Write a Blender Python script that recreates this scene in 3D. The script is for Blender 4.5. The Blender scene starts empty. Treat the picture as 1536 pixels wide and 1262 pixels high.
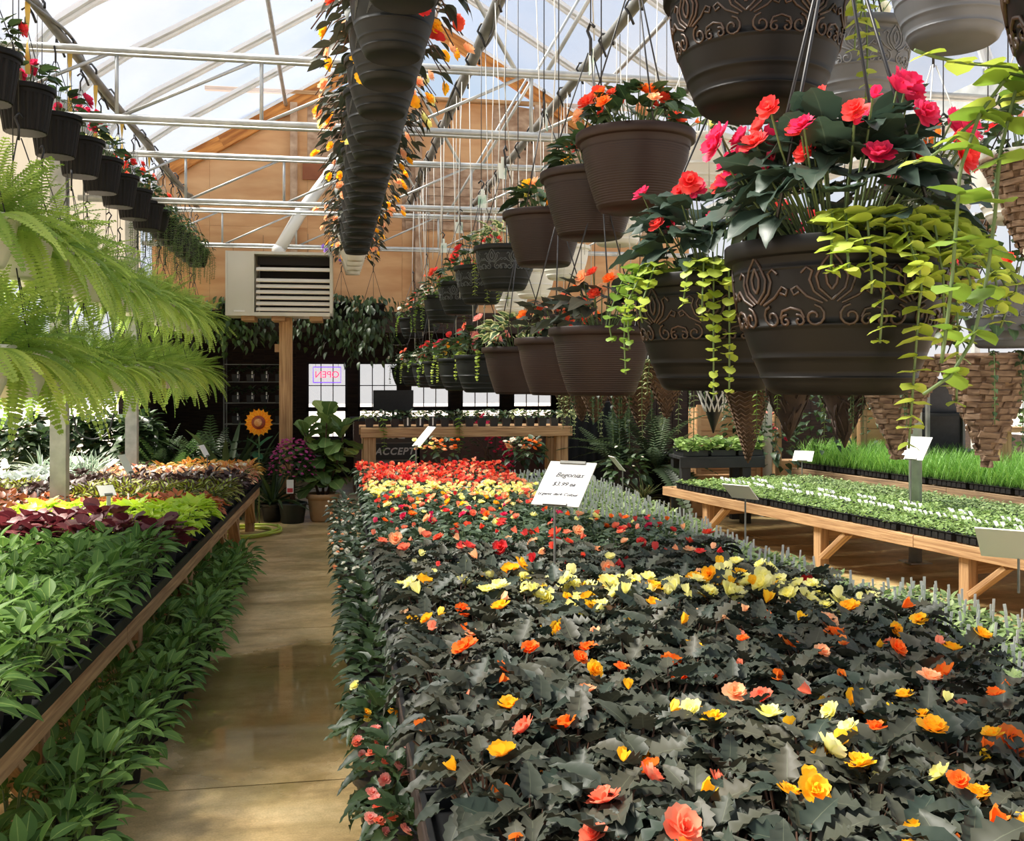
import bpy, math, random
import numpy as np
from mathutils import Matrix, Vector

S = bpy.context.scene
COL = S.collection
PI = math.pi
rng = random.Random(7)

# ------------------------------------------------------------------ camera
EYE = Vector((0.0, 0.0, 1.6))
FOC, CX, CY = 1500.0, 768.0, 568.0
TH = math.atan(268.0 / 1500.0)
ST, CT = math.sin(TH), math.cos(TH)
cam_data = bpy.data.cameras.new('camera')
cam = bpy.data.objects.new('camera', cam_data)
COL.objects.link(cam)
cam.location = EYE
cam.rotation_euler = (PI / 2, 0, -TH)
cam_data.sensor_fit = 'HORIZONTAL'
cam_data.sensor_width = 36.0
cam_data.lens = 36.0 * FOC / 1536.0
cam_data.shift_y = -63.0 / 1536.0
cam_data.clip_end = 200
S.camera = cam

# ------------------------------------------------------------------ exposure, sky, sun
S.view_settings.view_transform = 'Standard'
S.view_settings.look = 'None'
S.view_settings.gamma = 1.0
S.view_settings.use_curve_mapping = False
S.view_settings.exposure = 0.74

world = bpy.data.worlds.new('sky')
S.world = world
world.use_nodes = True
wn, wl = world.node_tree.nodes, world.node_tree.links
wn.clear()
wout = wn.new('ShaderNodeOutputWorld')
wbg = wn.new('ShaderNodeBackground')
wtc = wn.new('ShaderNodeTexCoord')
wsep = wn.new('ShaderNodeSeparateXYZ')
wr = wn.new('ShaderNodeValToRGB')
wr.color_ramp.elements[0].position = 0.0
wr.color_ramp.elements[0].color = (0.95, 0.93, 0.92, 1)
wr.color_ramp.elements[1].position = 0.75
wr.color_ramp.elements[1].color = (0.42, 0.62, 0.95, 1)
e = wr.color_ramp.elements.new(0.25)
e.color = (0.66, 0.80, 0.98, 1)
wno = wn.new('ShaderNodeTexNoise')
wno.inputs['Scale'].default_value = 2.2
wno.inputs['Detail'].default_value = 6
wno.inputs['Roughness'].default_value = 0.55
wcr = wn.new('ShaderNodeValToRGB')
wcr.color_ramp.elements[0].position = 0.45
wcr.color_ramp.elements[1].position = 0.62
wmx = wn.new('ShaderNodeMixRGB')
wmx.inputs[2].default_value = (0.95, 0.95, 0.97, 1)
wl.new(wtc.outputs['Generated'], wsep.inputs[0])
wl.new(wsep.outputs['Z'], wr.inputs[0])
wl.new(wtc.outputs['Generated'], wno.inputs['Vector'])
wl.new(wno.outputs['Fac'], wcr.inputs[0])
wl.new(wcr.outputs['Color'], wmx.inputs[0])
wl.new(wr.outputs['Color'], wmx.inputs[1])
wl.new(wmx.outputs['Color'], wbg.inputs['Color'])
wl.new(wbg.outputs[0], wout.inputs[0])
wbg.inputs['Strength'].default_value = 0.55

sun_d = bpy.data.lights.new('sun', 'SUN')
sun = bpy.data.objects.new('sun', sun_d)
COL.objects.link(sun)
sun_d.energy = 9.5
sun_d.angle = math.radians(20)
sun_d.color = (1.0, 0.93, 0.80)
# light travels from the upper left, a little from ahead
sun.rotation_euler = Vector((-0.55, 0.18, 0.82)).to_track_quat('Z', 'Y').to_euler()
sun.location = (-8, 4, 14)


def at(px, py, D):
    """World point seen at photo pixel (px, py) at camera depth D (metres)."""
    u = (px - CX) / FOC
    v = (py - CY) / FOC
    return Vector((D * (ST + u * CT), D * (CT - u * ST), EYE.z - v * D))


# ------------------------------------------------------------------ materials
def lin(c):
    o = []
    for x in c[:3]:
        x = x / 255.0
        o.append(x / 12.92 if x <= 0.04045 else ((x + 0.055) / 1.055) ** 2.4)
    return (o[0], o[1], o[2], 1.0)


def new_mat(name):
    m = bpy.data.materials.new(name)
    m.use_nodes = True
    n = m.node_tree.nodes
    b = n['Principled BSDF']
    return m, n, m.node_tree.links, b


def mat(name, c, rough=0.6, metal=0.0, c2=None, scale=8.0, bump=0.0, bscale=None, stretch=None, emit=0.0, spec=0.5, detail=4, coords='Object', lo=0.35, hi=0.65):
    m, n, l, b = new_mat(name)
    b.inputs['Base Color'].default_value = lin(c)
    b.inputs['Roughness'].default_value = rough
    b.inputs['Metallic'].default_value = metal
    b.inputs['Specular IOR Level'].default_value = spec
    if c2 or bump:
        tc = n.new('ShaderNodeTexCoord')
        mp = n.new('ShaderNodeMapping')
        if stretch:
            mp.inputs['Scale'].default_value = stretch
        oi = n.new('ShaderNodeObjectInfo')
        ml = n.new('ShaderNodeMath'); ml.operation = 'MULTIPLY'; ml.inputs[1].default_value = 37.0
        l.new(oi.outputs['Random'], ml.inputs[0])
        l.new(ml.outputs[0], mp.inputs['Location'])
        no = n.new('ShaderNodeTexNoise')
        no.inputs['Scale'].default_value = scale
        no.inputs['Detail'].default_value = detail
        l.new(tc.outputs[coords], mp.inputs['Vector'])
        l.new(mp.outputs[0], no.inputs['Vector'])
        if c2:
            r = n.new('ShaderNodeValToRGB')
            r.color_ramp.elements[0].position = lo
            r.color_ramp.elements[1].position = hi
            r.color_ramp.elements[0].color = lin(c)
            r.color_ramp.elements[1].color = lin(c2)
            l.new(no.outputs['Fac'], r.inputs[0])
            l.new(r.outputs[0], b.inputs['Base Color'])
        if bump:
            bp = n.new('ShaderNodeBump')
            bp.inputs['Strength'].default_value = bump
            bp.inputs['Distance'].default_value = 0.01
            if bscale:
                n2 = n.new('ShaderNodeTexNoise')
                n2.inputs['Scale'].default_value = bscale
                n2.inputs['Detail'].default_value = 5
                l.new(mp.outputs[0], n2.inputs['Vector'])
                l.new(n2.outputs['Fac'], bp.inputs['Height'])
            else:
                l.new(no.outputs['Fac'], bp.inputs['Height'])
            l.new(bp.outputs[0], b.inputs['Normal'])
    if emit:
        b.inputs['Emission Color'].default_value = lin(c)
        b.inputs['Emission Strength'].default_value = emit
    return m


def leafmat(name, a, c, vein=None, vw=0.12, edge=None, ew=0.6, rough=0.42, trans=0.3, spec=0.5, tcol=None):
    """Leaf or petal: colour varies leaf by leaf; optional midrib or margin colour; thin, so some light passes."""
    m, n, l, b = new_mat(name)
    at_ = n.new('ShaderNodeAttribute'); at_.attribute_name = 'lu'
    sp = n.new('ShaderNodeSeparateXYZ')
    l.new(at_.outputs['Vector'], sp.inputs[0])
    oi = n.new('ShaderNodeObjectInfo')
    ad = n.new('ShaderNodeMath'); ad.operation = 'ADD'
    l.new(sp.outputs['Z'], ad.inputs[0]); l.new(oi.outputs['Random'], ad.inputs[1])
    fr = n.new('ShaderNodeMath'); fr.operation = 'FRACT'
    l.new(ad.outputs[0], fr.inputs[0])
    mx = n.new('ShaderNodeMixRGB')
    mx.inputs[1].default_value = lin(a); mx.inputs[2].default_value = lin(c)
    l.new(fr.outputs[0], mx.inputs[0])
    col = mx.outputs[0]
    ab = n.new('ShaderNodeMath'); ab.operation = 'ABSOLUTE'
    l.new(sp.outputs['X'], ab.inputs[0])
    if vein:
        r = n.new('ShaderNodeMapRange')
        r.inputs[1].default_value = vw; r.inputs[2].default_value = 0.0
        l.new(ab.outputs[0], r.inputs[0])
        m2 = n.new('ShaderNodeMixRGB'); m2.inputs[2].default_value = lin(vein)
        l.new(r.outputs[0], m2.inputs[0]); l.new(col, m2.inputs[1])
        col = m2.outputs[0]
    if edge:
        r = n.new('ShaderNodeMapRange')
        r.inputs[1].default_value = ew; r.inputs[2].default_value = min(1.0, ew + 0.2)
        l.new(ab.outputs[0], r.inputs[0])
        m2 = n.new('ShaderNodeMixRGB'); m2.inputs[2].default_value = lin(edge)
        l.new(r.outputs[0], m2.inputs[0]); l.new(col, m2.inputs[1])
        col = m2.outputs[0]
    l.new(col, b.inputs['Base Color'])
    b.inputs['Roughness'].default_value = rough
    b.inputs['Specular IOR Level'].default_value = spec
    if trans > 0:
        t = n.new('ShaderNodeBsdfTranslucent')
        if tcol:
            t.inputs['Color'].default_value = lin(tcol)
        else:
            hs = n.new('ShaderNodeHueSaturation')
            hs.inputs['Saturation'].default_value = 1.0
            hs.inputs['Value'].default_value = 1.5
            l.new(col, hs.inputs['Color'])
            l.new(hs.outputs[0], t.inputs['Color'])
        mi = n.new('ShaderNodeMixShader'); mi.inputs[0].default_value = trans
        l.new(b.outputs[0], mi.inputs[1]); l.new(t.outputs[0], mi.inputs[2])
        l.new(mi.outputs[0], n['Material Output'].inputs['Surface'])
    return m


# ------------------------------------------------------------------ mesh builder
class MB:
    def __init__(self):
        self.V, self.F, self.L, self.K, self.n = [], [], [], [], 0

    def add(self, V, F, L=None, k=0):
        V = np.asarray(V, float)
        self.V.append(V)
        o = self.n
        self.F.extend([tuple(i + o for i in f) for f in F])
        self.K.extend([k] * len(F))
        self.L.append(np.zeros((len(V), 3)) if L is None else L)
        self.n += len(V)

    def box(self, c, s, M=None, k=0):
        x, y, z = s[0] / 2, s[1] / 2, s[2] / 2
        V = np.array([(-x, -y, -z), (x, -y, -z), (x, y, -z), (-x, y, -z), (-x, -y, z), (x, -y, z), (x, y, z), (-x, y, z)])
        if M is not None:
            V = V @ np.array(M.to_3x3()).T
        self.add(V + np.array(c), [(0, 3, 2, 1), (4, 5, 6, 7), (0, 1, 5, 4), (1, 2, 6, 5), (2, 3, 7, 6), (3, 0, 4, 7)], k=k)

    def tube(self, pts, r, n=6, k=0, caps=True):
        pts = [Vector(p) for p in pts]
        m = len(pts)
        rs = r if isinstance(r, (list, tuple)) else [r] * m
        V, F = [], []
        pu = None
        for i, p in enumerate(pts):
            d = (pts[min(i + 1, m - 1)] - pts[max(i - 1, 0)])
            if d.length < 1e-9:
                d = Vector((0, 0, 1))
            d.normalize()
            if pu is None:
                pu = d.orthogonal().normalized()
            u = (pu - d * pu.dot(d))
            u = d.orthogonal() if u.length < 1e-6 else u
            u.normalize(); pu = u
            w = d.cross(u)
            for j in range(n):
                a = 2 * PI * j / n
                V.append(p + (u * math.cos(a) + w * math.sin(a)) * rs[i])
        for i in range(m - 1):
            for j in range(n):
                a, b = i * n + j, i * n + (j + 1) % n
                F.append((a, b, b + n, a + n))
        if caps:
            F.append(tuple(range(n - 1, -1, -1)))
            F.append(tuple(range((m - 1) * n, m * n)))
        self.add([tuple(v) for v in V], F, k=k)

    def lathe(self, prof, n=32, c=(0, 0, 0), rib=None, k=0, cap0=True, cap1=False):
        V, F = [], []
        for (r, z) in prof:
            for j in range(n):
                a = 2 * PI * j / n
                rr = r * (1 + (rib[1] * (1 if (j % rib[0]) < rib[0] / 2 else -1) if rib else 0))
                V.append((c[0] + rr * math.cos(a), c[1] + rr * math.sin(a), c[2] + z))
        m = len(prof)
        for i in range(m - 1):
            for j in range(n):
                a, b = i * n + j, i * n + (j + 1) % n
                F.append((a, b, b + n, a + n))
        if cap0:
            F.append(tuple(range(n - 1, -1, -1)))
        if cap1:
            F.append(tuple(range((m - 1) * n, m * n)))
        self.add(V, F, k=k)

    def leaf(self, T, M, k=0, r=None):
        V, F, L = T
        A = np.array(M)
        W = V @ A[:3, :3].T + A[:3, 3]
        L2 = L.copy()
        L2[:, 2] = rng.random() if r is None else r
        self.add(W, F, L2, k)

    def ball(self, c, r, n=8, m=5, k=0, sq=(1, 1, 1)):
        prof = []
        V, F = [], []
        for i in range(m + 1):
            t = PI * i / m
            for j in range(n):
                a = 2 * PI * j / n
                V.append((c[0] + sq[0] * r * math.sin(t) * math.cos(a), c[1] + sq[1] * r * math.sin(t) * math.sin(a), c[2] - sq[2] * r * math.cos(t)))
        for i in range(m):
            for j in range(n):
                a, b = i * n + j, i * n + (j + 1) % n
                F.append((a, b, b + n, a + n))
        self.add(V, F, k=k)

    def mesh(self, name, mats, smooth=False):
        me = bpy.data.meshes.new(name)
        V = np.concatenate(self.V) if self.V else np.zeros((0, 3))
        L = np.concatenate(self.L) if self.L else np.zeros((0, 3))
        me.from_pydata(V.tolist(), [], self.F)
        if not isinstance(mats, (list, tuple)):
            mats = [mats]
        for m in mats:
            me.materials.append(m)
        if len(mats) > 1:
            me.polygons.foreach_set('material_index', self.K)
        if np.any(L):
            a = me.attributes.new('lu', 'FLOAT_VECTOR', 'POINT')
            a.data.foreach_set('vector', L.astype(np.float32).ravel())
        if smooth:
            me.polygons.foreach_set('use_smooth', [True] * len(self.F))
        me.update()
        return me


def obj(name, me, parent=None, M=None, loc=None):
    o = bpy.data.objects.new(name, me)
    COL.objects.link(o)
    if parent is not None:
        o.parent = parent
    if M is not None:
        o.matrix_basis = M
    if loc is not None:
        o.location = loc
    return o


def tag(o, label=None, cat=None, group=None, kind=None):
    if label: o['label'] = label
    if cat: o['category'] = cat
    if group: o['group'] = group
    if kind: o['kind'] = kind
    return o


def thing(name, label, cat, loc=(0, 0, 0), rz=0.0, group=None, scale=1.0):
    o = bpy.data.objects.new(name, None)
    COL.objects.link(o)
    o.empty_display_size = 0.05
    o.location = loc
    o.rotation_euler = (0, 0, rz)
    o.scale = (scale, scale, scale)
    return tag(o, label, cat, group)


def plant(name, label, cat, parts, loc, rz=0.0, group=None, scale=1.0):
    """A thing made of shared part meshes: parts = [(name, mesh, matrix or None, label or None)]."""
    r = thing(name, label, cat, loc, rz, group, scale)
    for p in parts:
        o = obj(p[0], p[1], r, p[2] if len(p) > 2 else None)
        if len(p) > 3 and p[3]:
            if p[3] == 'stuff': o['kind'] = 'stuff'
            else: o['label'] = p[3]
    return r


def text_mesh(body, size, m, shear=0.0, extrude=.001, spacing=1.0, offset=0.0):
    cu = bpy.data.curves.new('lettering', 'FONT')
    cu.body = body; cu.size = size; cu.align_x = 'CENTER'; cu.align_y = 'CENTER'; cu.shear = shear; cu.extrude = extrude; cu.space_character = spacing; cu.offset = offset
    o = bpy.data.objects.new('lettering', cu)
    COL.objects.link(o)
    dg = bpy.context.evaluated_depsgraph_get(); dg.update()
    me = bpy.data.meshes.new_from_object(o.evaluated_get(dg))
    bpy.data.objects.remove(o); bpy.data.curves.remove(cu)
    me.materials.clear(); me.materials.append(m)
    return me


def struct(name, me, parent=None, M=None):
    o = obj(name, me, parent, M)
    if parent is None:
        o['kind'] = 'structure'
    return o


def struct_empty(name, loc=(0, 0, 0)):
    o = bpy.data.objects.new(name, None)
    COL.objects.link(o)
    o.location = loc
    o['kind'] = 'structure'
    return o


def X(p, az=0.0, pitch=0.0, roll=0.0, s=1.0):
    return Matrix.Translation(p) @ Matrix.Rotation(az, 4, 'Z') @ Matrix.Rotation(pitch, 4, 'X') @ Matrix.Rotation(roll, 4, 'Y') @ Matrix.Diagonal((s, s, s, 1))


_board_cache = {}
def board(p0, p1, w, h, m, name, parent=None, up=(0, 0, 1), label=None):
    """A plank from p0 to p1, w wide across, h high along `up`; its grain runs along its length."""
    p0, p1 = Vector(p0), Vector(p1)
    d = p1 - p0
    Lg = d.length
    x = d.normalized()
    z = Vector(up) - x * Vector(up).dot(x)
    z.normalize()
    y = z.cross(x)
    key = (round(Lg, 3), w, h, m.name)
    if key not in _board_cache:
        b = MB()
        c = 0.004
        # eased edges: an eight-sided section
        pr = [(-w/2 + c, -h/2), (w/2 - c, -h/2), (w/2, -h/2 + c), (w/2, h/2 - c), (w/2 - c, h/2), (-w/2 + c, h/2), (-w/2, h/2 - c), (-w/2, -h/2 + c)]
        V = [(-Lg/2, a, q) for a, q in pr] + [(Lg/2, a, q) for a, q in pr]
        F = [(i, (i + 1) % 8, 8 + (i + 1) % 8, 8 + i) for i in range(8)]
        F = [tuple(reversed(f)) for f in F] + [tuple(range(8)), tuple(range(15, 7, -1))]
        b.add(V, F)
        _board_cache[key] = b.mesh(name, m)
    M = Matrix(((x.x, y.x, z.x, 0), (x.y, y.y, z.y, 0), (x.z, y.z, z.z, 0), (0, 0, 0, 1)))
    M.translation = (p0 + p1) / 2
    o = obj(name, _board_cache[key], parent, M)
    if label: o['label'] = label
    return o


# ------------------------------------------------------------------ leaf shapes
def leafT(rows, fold=0.25, droop=0.2, left=1.0, right=1.0, wave=0.0):
    """A leaf along +Y, length 1: rows of (t, half width, backward shift of the margin)."""
    V, L, F = [(0, 0, 0)], [(0, 0, 0)], []
    for i, (t, w, s) in enumerate(rows):
        z = -droop * t * t
        wv = wave * (1 if i % 2 else -1)
        V += [(-w * left, t - s, z + fold * w + wv), (0, t, z), (w * right, t - s, z + fold * w - wv)]
        L += [(-1, t, 0), (0, t, 0), (1, t, 0)]
    V.append((0, 1, -droop)); L.append((0, 1, 0))
    n = len(rows)
    F += [(0, 2, 1), (0, 3, 2)]
    for i in range(n - 1):
        a = 1 + 3 * i
        F += [(a, a + 1, a + 4, a + 3), (a + 1, a + 2, a + 5, a + 4)]
    a, e_ = 1 + 3 * (n - 1), len(V) - 1
    F += [(a, a + 1, e_), (a + 1, a + 2, e_)]
    return np.array(V, float), F, np.array(L, float)


LANCE = [leafT([(.08, .09, 0), (.22, .20, 0), (.42, .25, 0), (.64, .20, 0), (.84, .10, 0)], f, d) for f, d in ((.35, .25), (.2, .5), (.45, .1))]
JAGGED = [leafT([(-.10, .16, .10), (.05, .33, .08), (.16, .26, 0), (.28, .39, .03), (.40, .25, 0), (.53, .30, .02), (.64, .17, 0), (.75, .17, .01), (.87, .07, 0)], f, d, l_, r_, wv)
          for f, d, l_, r_, wv in ((.42, .22, 1, .8, .035), (.62, .5, .8, 1.05, .05), (.22, .12, 1.05, .9, .045), (.5, -.05, .9, 1, .05))]
BROAD = [leafT([(-.10, .24, .10), (.05, .42, .08), (.2, .44, 0), (.36, .47, .03), (.5, .37, 0), (.64, .34, .02), (.78, .2, 0), (.9, .1, 0)], f, d, l_, r_, wv)
         for f, d, l_, r_, wv in ((.2, .3, 1, .85, .02), (.35, .5, .85, 1, .03), (.1, .15, 1, .9, .03))]
ROUND = [leafT([(-.05, .25, .05), (.15, .46, .02), (.45, .52, 0), (.75, .38, 0)], f, d, 1, 1, w) for f, d, w in ((.15, .1, .02), (-.1, .3, .03), (.3, .05, .0))]
OVATE = [leafT([(.05, .20, .02), (.22, .33, 0), (.42, .33, 0), (.62, .25, 0), (.82, .12, 0)], f, d, 1, 1, w) for f, d, w in ((.3, .25, .015), (.15, .5, .03), (.4, .05, .02))]
FIDDLE = [leafT([(.06, .14, 0), (.2, .24, 0), (.38, .22, 0), (.6, .34, 0), (.8, .36, 0), (.93, .22, 0)], f, d, 1, 1, w) for f, d, w in ((.15, .25, .02), (.25, .5, .03), (.05, .1, .04))]
HEART = [leafT([(-.1, .28, .1), (.08, .48, .08), (.25, .34, 0), (.4, .36, .05), (.6, .2, 0), (.8, .1, 0)], f, d, 1, 1, w) for f, d, w in ((.2, .3, .02), (.3, .1, .03))]
STRAP = [leafT([(.1, .03, 0), (.3, .04, 0), (.5, .042, 0), (.7, .035, 0), (.88, .02, 0)], .5, d) for d in (.15, .5, .8)]
NEEDLE = [leafT([(.15, .07, 0), (.5, .10, 0), (.8, .05, 0)], .4, d) for d in (.2, .6, 1.0)]
PETAL = [leafT([(.2, .20, 0), (.5, .40, 0), (.8, .42, -.03), (.98, .22, -.06)], .35, -.25, 1, 1, .03)]
BLADE = leafT([(.3, .012, 0), (.7, .009, 0)], .3, .35)


def pinnate(n=20, droop=.55, w=.11, curl=.0):
    """A fern frond along +Y: a rachis with paired leaflets."""
    V, F, L = [], [], []
    def P(t):
        return np.array((0, t - .12 * droop * t * t, .25 * t - droop * t * t))
    for i in range(n):
        t0, t1 = i / n, (i + 1) / n
        a, b = P(t0), P(t1)
        o = len(V)
        V += [a + (-.004, 0, 0), a + (.004, 0, 0), b + (.003, 0, 0), b + (-.003, 0, 0)]
        L += [(0, t0, 0)] * 4
        F.append((o, o + 1, o + 2, o + 3))
        if t0 < .1: continue
        wl = w * math.sin(PI * min(1, (t0 * .86 + .12))) ** .6 * (1.05 if i % 2 else .95)
        d = (b - a)
        for s in (-1, 1):
            o = len(V)
            tip = np.array((s * wl, .35 * wl, -.16 * wl))
            side = d * .72
            V += [a, a + tip * .5 - side * .0 + np.array((0, 0, .012)), a + tip, a + tip * .55 + side, a + side * .8]
            L += [(0, t0, 0), (s * .5, t0, 0), (s, t0, 0), (s * .5, t0, 0), (0, t0, 0)]
            F.append((o, o + 1, o + 2, o + 3, o + 4) if s < 0 else (o + 4, o + 3, o + 2, o + 1, o))
    return np.array(V, float), F, np.array(L, float)


FRONDS = [pinnate(26, .45, .13), pinnate(28, .75, .125), pinnate(30, 1.1, .12), pinnate(26, .2, .13)]


def single(T, name, m, smooth=True):
    b = MB(); b.leaf(T, Matrix.Identity(4), r=0.0)
    return b.mesh(name, m, smooth)


def singles(Ts, name, m):
    return [single(T, name, m) for T in Ts]


def flower_mesh(m, name='flower', rings=((6, .08, 1.0), (6, .45, .88), (5, .85, .68), (4, 1.25, .46)), seed=1):
    r_ = random.Random(seed)
    b = MB()
    for n, pit, s in rings:
        off = r_.random() * 6
        for i in range(n):
            b.leaf(PETAL[0], X((0, 0, .03 * pit), off + 2 * PI * i / n + r_.uniform(-.15, .15), pit + r_.uniform(-.15, .15), r_.uniform(-.2, .2), s * r_.uniform(.42, .54)), r=r_.random() * .6)
    return b.mesh(name, m, True)


def bud_mesh(m, name='bud'):
    b = MB()
    for i in range(2):
        b.leaf(PETAL[0], X((0, 0, 0), PI * i, .9, 0, .5), r=.2 * i)
    b.leaf(PETAL[0], X((0, 0, 0), PI / 2, 1.3, 0, .45), r=.5)
    return b.mesh(name, m, True)


def dome(n, R, H, size, r_, p_in=1.0, p_out=-.25, jit=.25, inner=.15):
    """Leaf placements on a mound of radius R and height H: list of (matrix)."""
    out = []
    for i in range(n):
        f = (i + .5) / n
        az = i * 2.39996 + r_.uniform(-.4, .4)
        rad = R * (inner + (1 - inner) * f ** .6) * .6
        z = H * (1 - .55 * f ** 1.4) + r_.uniform(-.12, .12) * H
        pit = p_in + (p_out - p_in) * f ** .7 + r_.uniform(-jit, jit)
        out.append(X((-math.sin(az) * rad, math.cos(az) * rad, z), az, pit, r_.uniform(-.45, .45), size * r_.uniform(.75, 1.2)))
    return out


def joined(Ts, Ms, m, name='foliage', stems=None, smooth=True):
    b = MB()
    for i, M in enumerate(Ms):
        b.leaf(Ts[i % len(Ts)], M)
    if stems:
        for M in Ms:
            p = M.translation
            b.tube([(p.x * .2, p.y * .2, 0), (p.x * .75, p.y * .75, p.z * .6), tuple(p)], .003, 4, caps=False)
    return b.mesh(name, m, smooth)

# ------------------------------------------------------------------ material library
WOOD = mat('weathered_lumber', (150, 112, 74), .75, c2=(196, 158, 112), scale=2.2, bump=.35, bscale=3, stretch=(1.2, 26, 26), detail=6)
WOODG = mat('grey_lumber', (104, 84, 62), .8, c2=(160, 132, 98), scale=2.2, bump=.35, bscale=3, stretch=(1.2, 26, 26), detail=6)
WOODD = mat('dark_boards', (38, 27, 21), .8, c2=(62, 45, 34), scale=2.0, bump=.3, bscale=3, stretch=(1.2, 24, 24))
PLY = mat('plywood', (196, 146, 98), .75, c2=(214, 170, 122), scale=1.6, stretch=(1, 1, 4), bump=.05, detail=6)
PLYG = mat('grey_plywood', (150, 118, 92), .8, c2=(196, 168, 140), scale=2.4, stretch=(3, 3, 5), bump=.1, detail=7)
ORANGE = mat('stained_rafter_wood', (150, 88, 30), .7, c2=(206, 140, 66), scale=3, stretch=(1, 8, 8), bump=.1)
STEEL = mat('galvanised_steel', (168, 172, 170), .42, .35, c2=(196, 199, 196), scale=9, bump=.02)
STEELW = mat('white_painted_steel', (214, 214, 208), .45, .1)
STEELD = mat('dull_grey_pipe', (112, 112, 106), .5, .4, c2=(140, 140, 134), scale=6)
BLACKP = mat('black_plastic', (24, 25, 26), .45, c2=(34, 35, 36), scale=20)
BLACKW = mat('black_painted_wood', (30, 31, 31), .6, c2=(44, 45, 44), scale=5)
SOIL = mat('potting_soil', (36, 26, 20), .95, c2=(58, 44, 34), scale=60, bump=.6)
WHITEP = mat('white_plastic', (226, 226, 220), .4)
TAGW = mat('white_tag', (240, 238, 230), .5)
STICK = mat('grey_label_stick', (200, 200, 198), .5, c2=(216, 216, 212), scale=3)
BROWNPOT = mat('bronze_brown_pot', (30, 20, 16), .5, c2=(44, 29, 23), scale=3, spec=.3)
DARKPOT = mat('dark_brown_pot', (9, 9, 8), .5, c2=(14, 13, 11), scale=4, spec=.22)
BLKPOT = mat('charcoal_pot', (19, 20, 21), .55, c2=(25, 27, 27), scale=5, spec=.3)
GREENPOT = mat('dark_green_pot', (17, 21, 21), .55, c2=(24, 29, 28), scale=5, spec=.3)
GREYPOT = mat('slate_grey_pot', (82, 86, 90), .5, c2=(98, 102, 106), scale=5)
WHITEPOT = mat('white_basket_plastic', (214, 214, 202), .45, c2=(226, 226, 216), scale=2)
EMBOSS = mat('bronze_relief', (62, 42, 27), .45, c2=(46, 35, 27), scale=14)
EMBOSSG = mat('grey_relief', (84, 90, 90), .5)
EMBOSSL = mat('pale_relief', (116, 120, 124), .5)
TERRA = mat('sandy_terracotta', (168, 132, 92), .75, c2=(190, 152, 110), scale=5, bump=.06)
WIRE = mat('black_wire', (28, 27, 27), .45)
STRING = mat('pale_drip_line', (206, 206, 198), .5)
STEMM = mat('green_stem', (84, 104, 56), .6)
STEMB = mat('brown_stem', (88, 62, 46), .7)
HOSE = mat('lime_garden_hose', (186, 204, 84), .45)
BARK = mat('bark_strip', (96, 76, 60), .9, c2=(152, 128, 104), scale=14, bump=.8, stretch=(1, 1, 3))
TWIG = mat('dark_twig', (46, 34, 26), .8, c2=(70, 54, 42), scale=14, bump=.5)
WICKER = mat('tan_wicker', (84, 64, 46), .8, c2=(116, 90, 66), scale=12, bump=.5)
INK = mat('marker_ink', (52, 52, 60), .7)
HEATM = mat('putty_enamel', (204, 199, 178), .45, c2=(210, 206, 188), scale=2)
LOUV = mat('cream_louver', (236, 228, 208), .4)
DARKIN = mat('dark_interior', (34, 28, 24), .8)

LF = {}
LF['dark'] = leafmat('bronze_begonia_leaf', (50, 62, 52), (74, 72, 58), vein=(96, 100, 80), vw=.05, rough=.5, trans=.1, spec=.32)
LF['begonia'] = leafmat('blue_green_begonia_leaf', (40, 58, 48), (58, 76, 62), vein=(80, 96, 78), vw=.04, rough=.45, trans=.18)
LF['dark2'] = leafmat('green_bronze_begonia_leaf', (56, 72, 52), (76, 96, 70), vein=(104, 120, 90), vw=.06, rough=.42, trans=.14)
LF['imp'] = leafmat('impatiens_leaf', (66, 100, 42), (106, 140, 66), vein=(152, 174, 92), vw=.10, rough=.55, trans=.24, spec=.22)
LF['burg'] = leafmat('burgundy_coleus_leaf', (84, 32, 40), (116, 48, 54), vein=(140, 66, 70), vw=.06, rough=.5, trans=.2)
LF['lime'] = leafmat('lime_leaf', (164, 196, 40), (204, 222, 70), rough=.45, trans=.35)
LF['rust'] = leafmat('rust_coleus_leaf', (158, 74, 40), (206, 112, 62), rough=.5, trans=.25, edge=(170, 120, 60), ew=.7)
LF['brown'] = leafmat('brown_coleus_leaf', (112, 60, 34), (140, 80, 48), rough=.5, trans=.2)
LF['limedark'] = leafmat('lime_centred_coleus_leaf', (64, 44, 30), (92, 74, 40), vein=(172, 190, 56), vw=.55, rough=.5, trans=.2)
LF['purple'] = leafmat('dark_purple_leaf', (52, 38, 36), (78, 52, 46), rough=.5, trans=.12)
LF['mixp'] = leafmat('pink_cream_leaf', (196, 120, 96), (228, 206, 150), vein=(150, 52, 60), vw=.3, rough=.5, trans=.25)
LF['mixy'] = leafmat('yellow_amber_leaf', (206, 178, 84), (214, 132, 62), vein=(132, 60, 44), vw=.25, rough=.5, trans=.25)
LF['silver'] = leafmat('silver_leaf', (156, 166, 160), (196, 204, 196), rough=.7, trans=.15)
LF['stripe'] = leafmat('silver_striped_leaf', (96, 124, 100), (120, 146, 118), edge=(196, 208, 190), ew=.45, rough=.5, trans=.2)
LF['fern'] = leafmat('fern_frond', (118, 148, 64), (174, 196, 98), rough=.55, trans=.42, spec=.3)
LF['fernd'] = leafmat('dark_fern_frond', (62, 88, 46), (92, 120, 60), rough=.5, trans=.3)  # darker green for the back fern, trailers and a shrub
LF['deep'] = leafmat('deep_green_leaf', (40, 60, 36), (64, 86, 48), vein=(96, 116, 72), vw=.06, rough=.45, trans=.2)
LF['palm'] = leafmat('dark_palm_leaflet', (46, 62, 42), (70, 86, 54), rough=.45, trans=.2)
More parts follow.
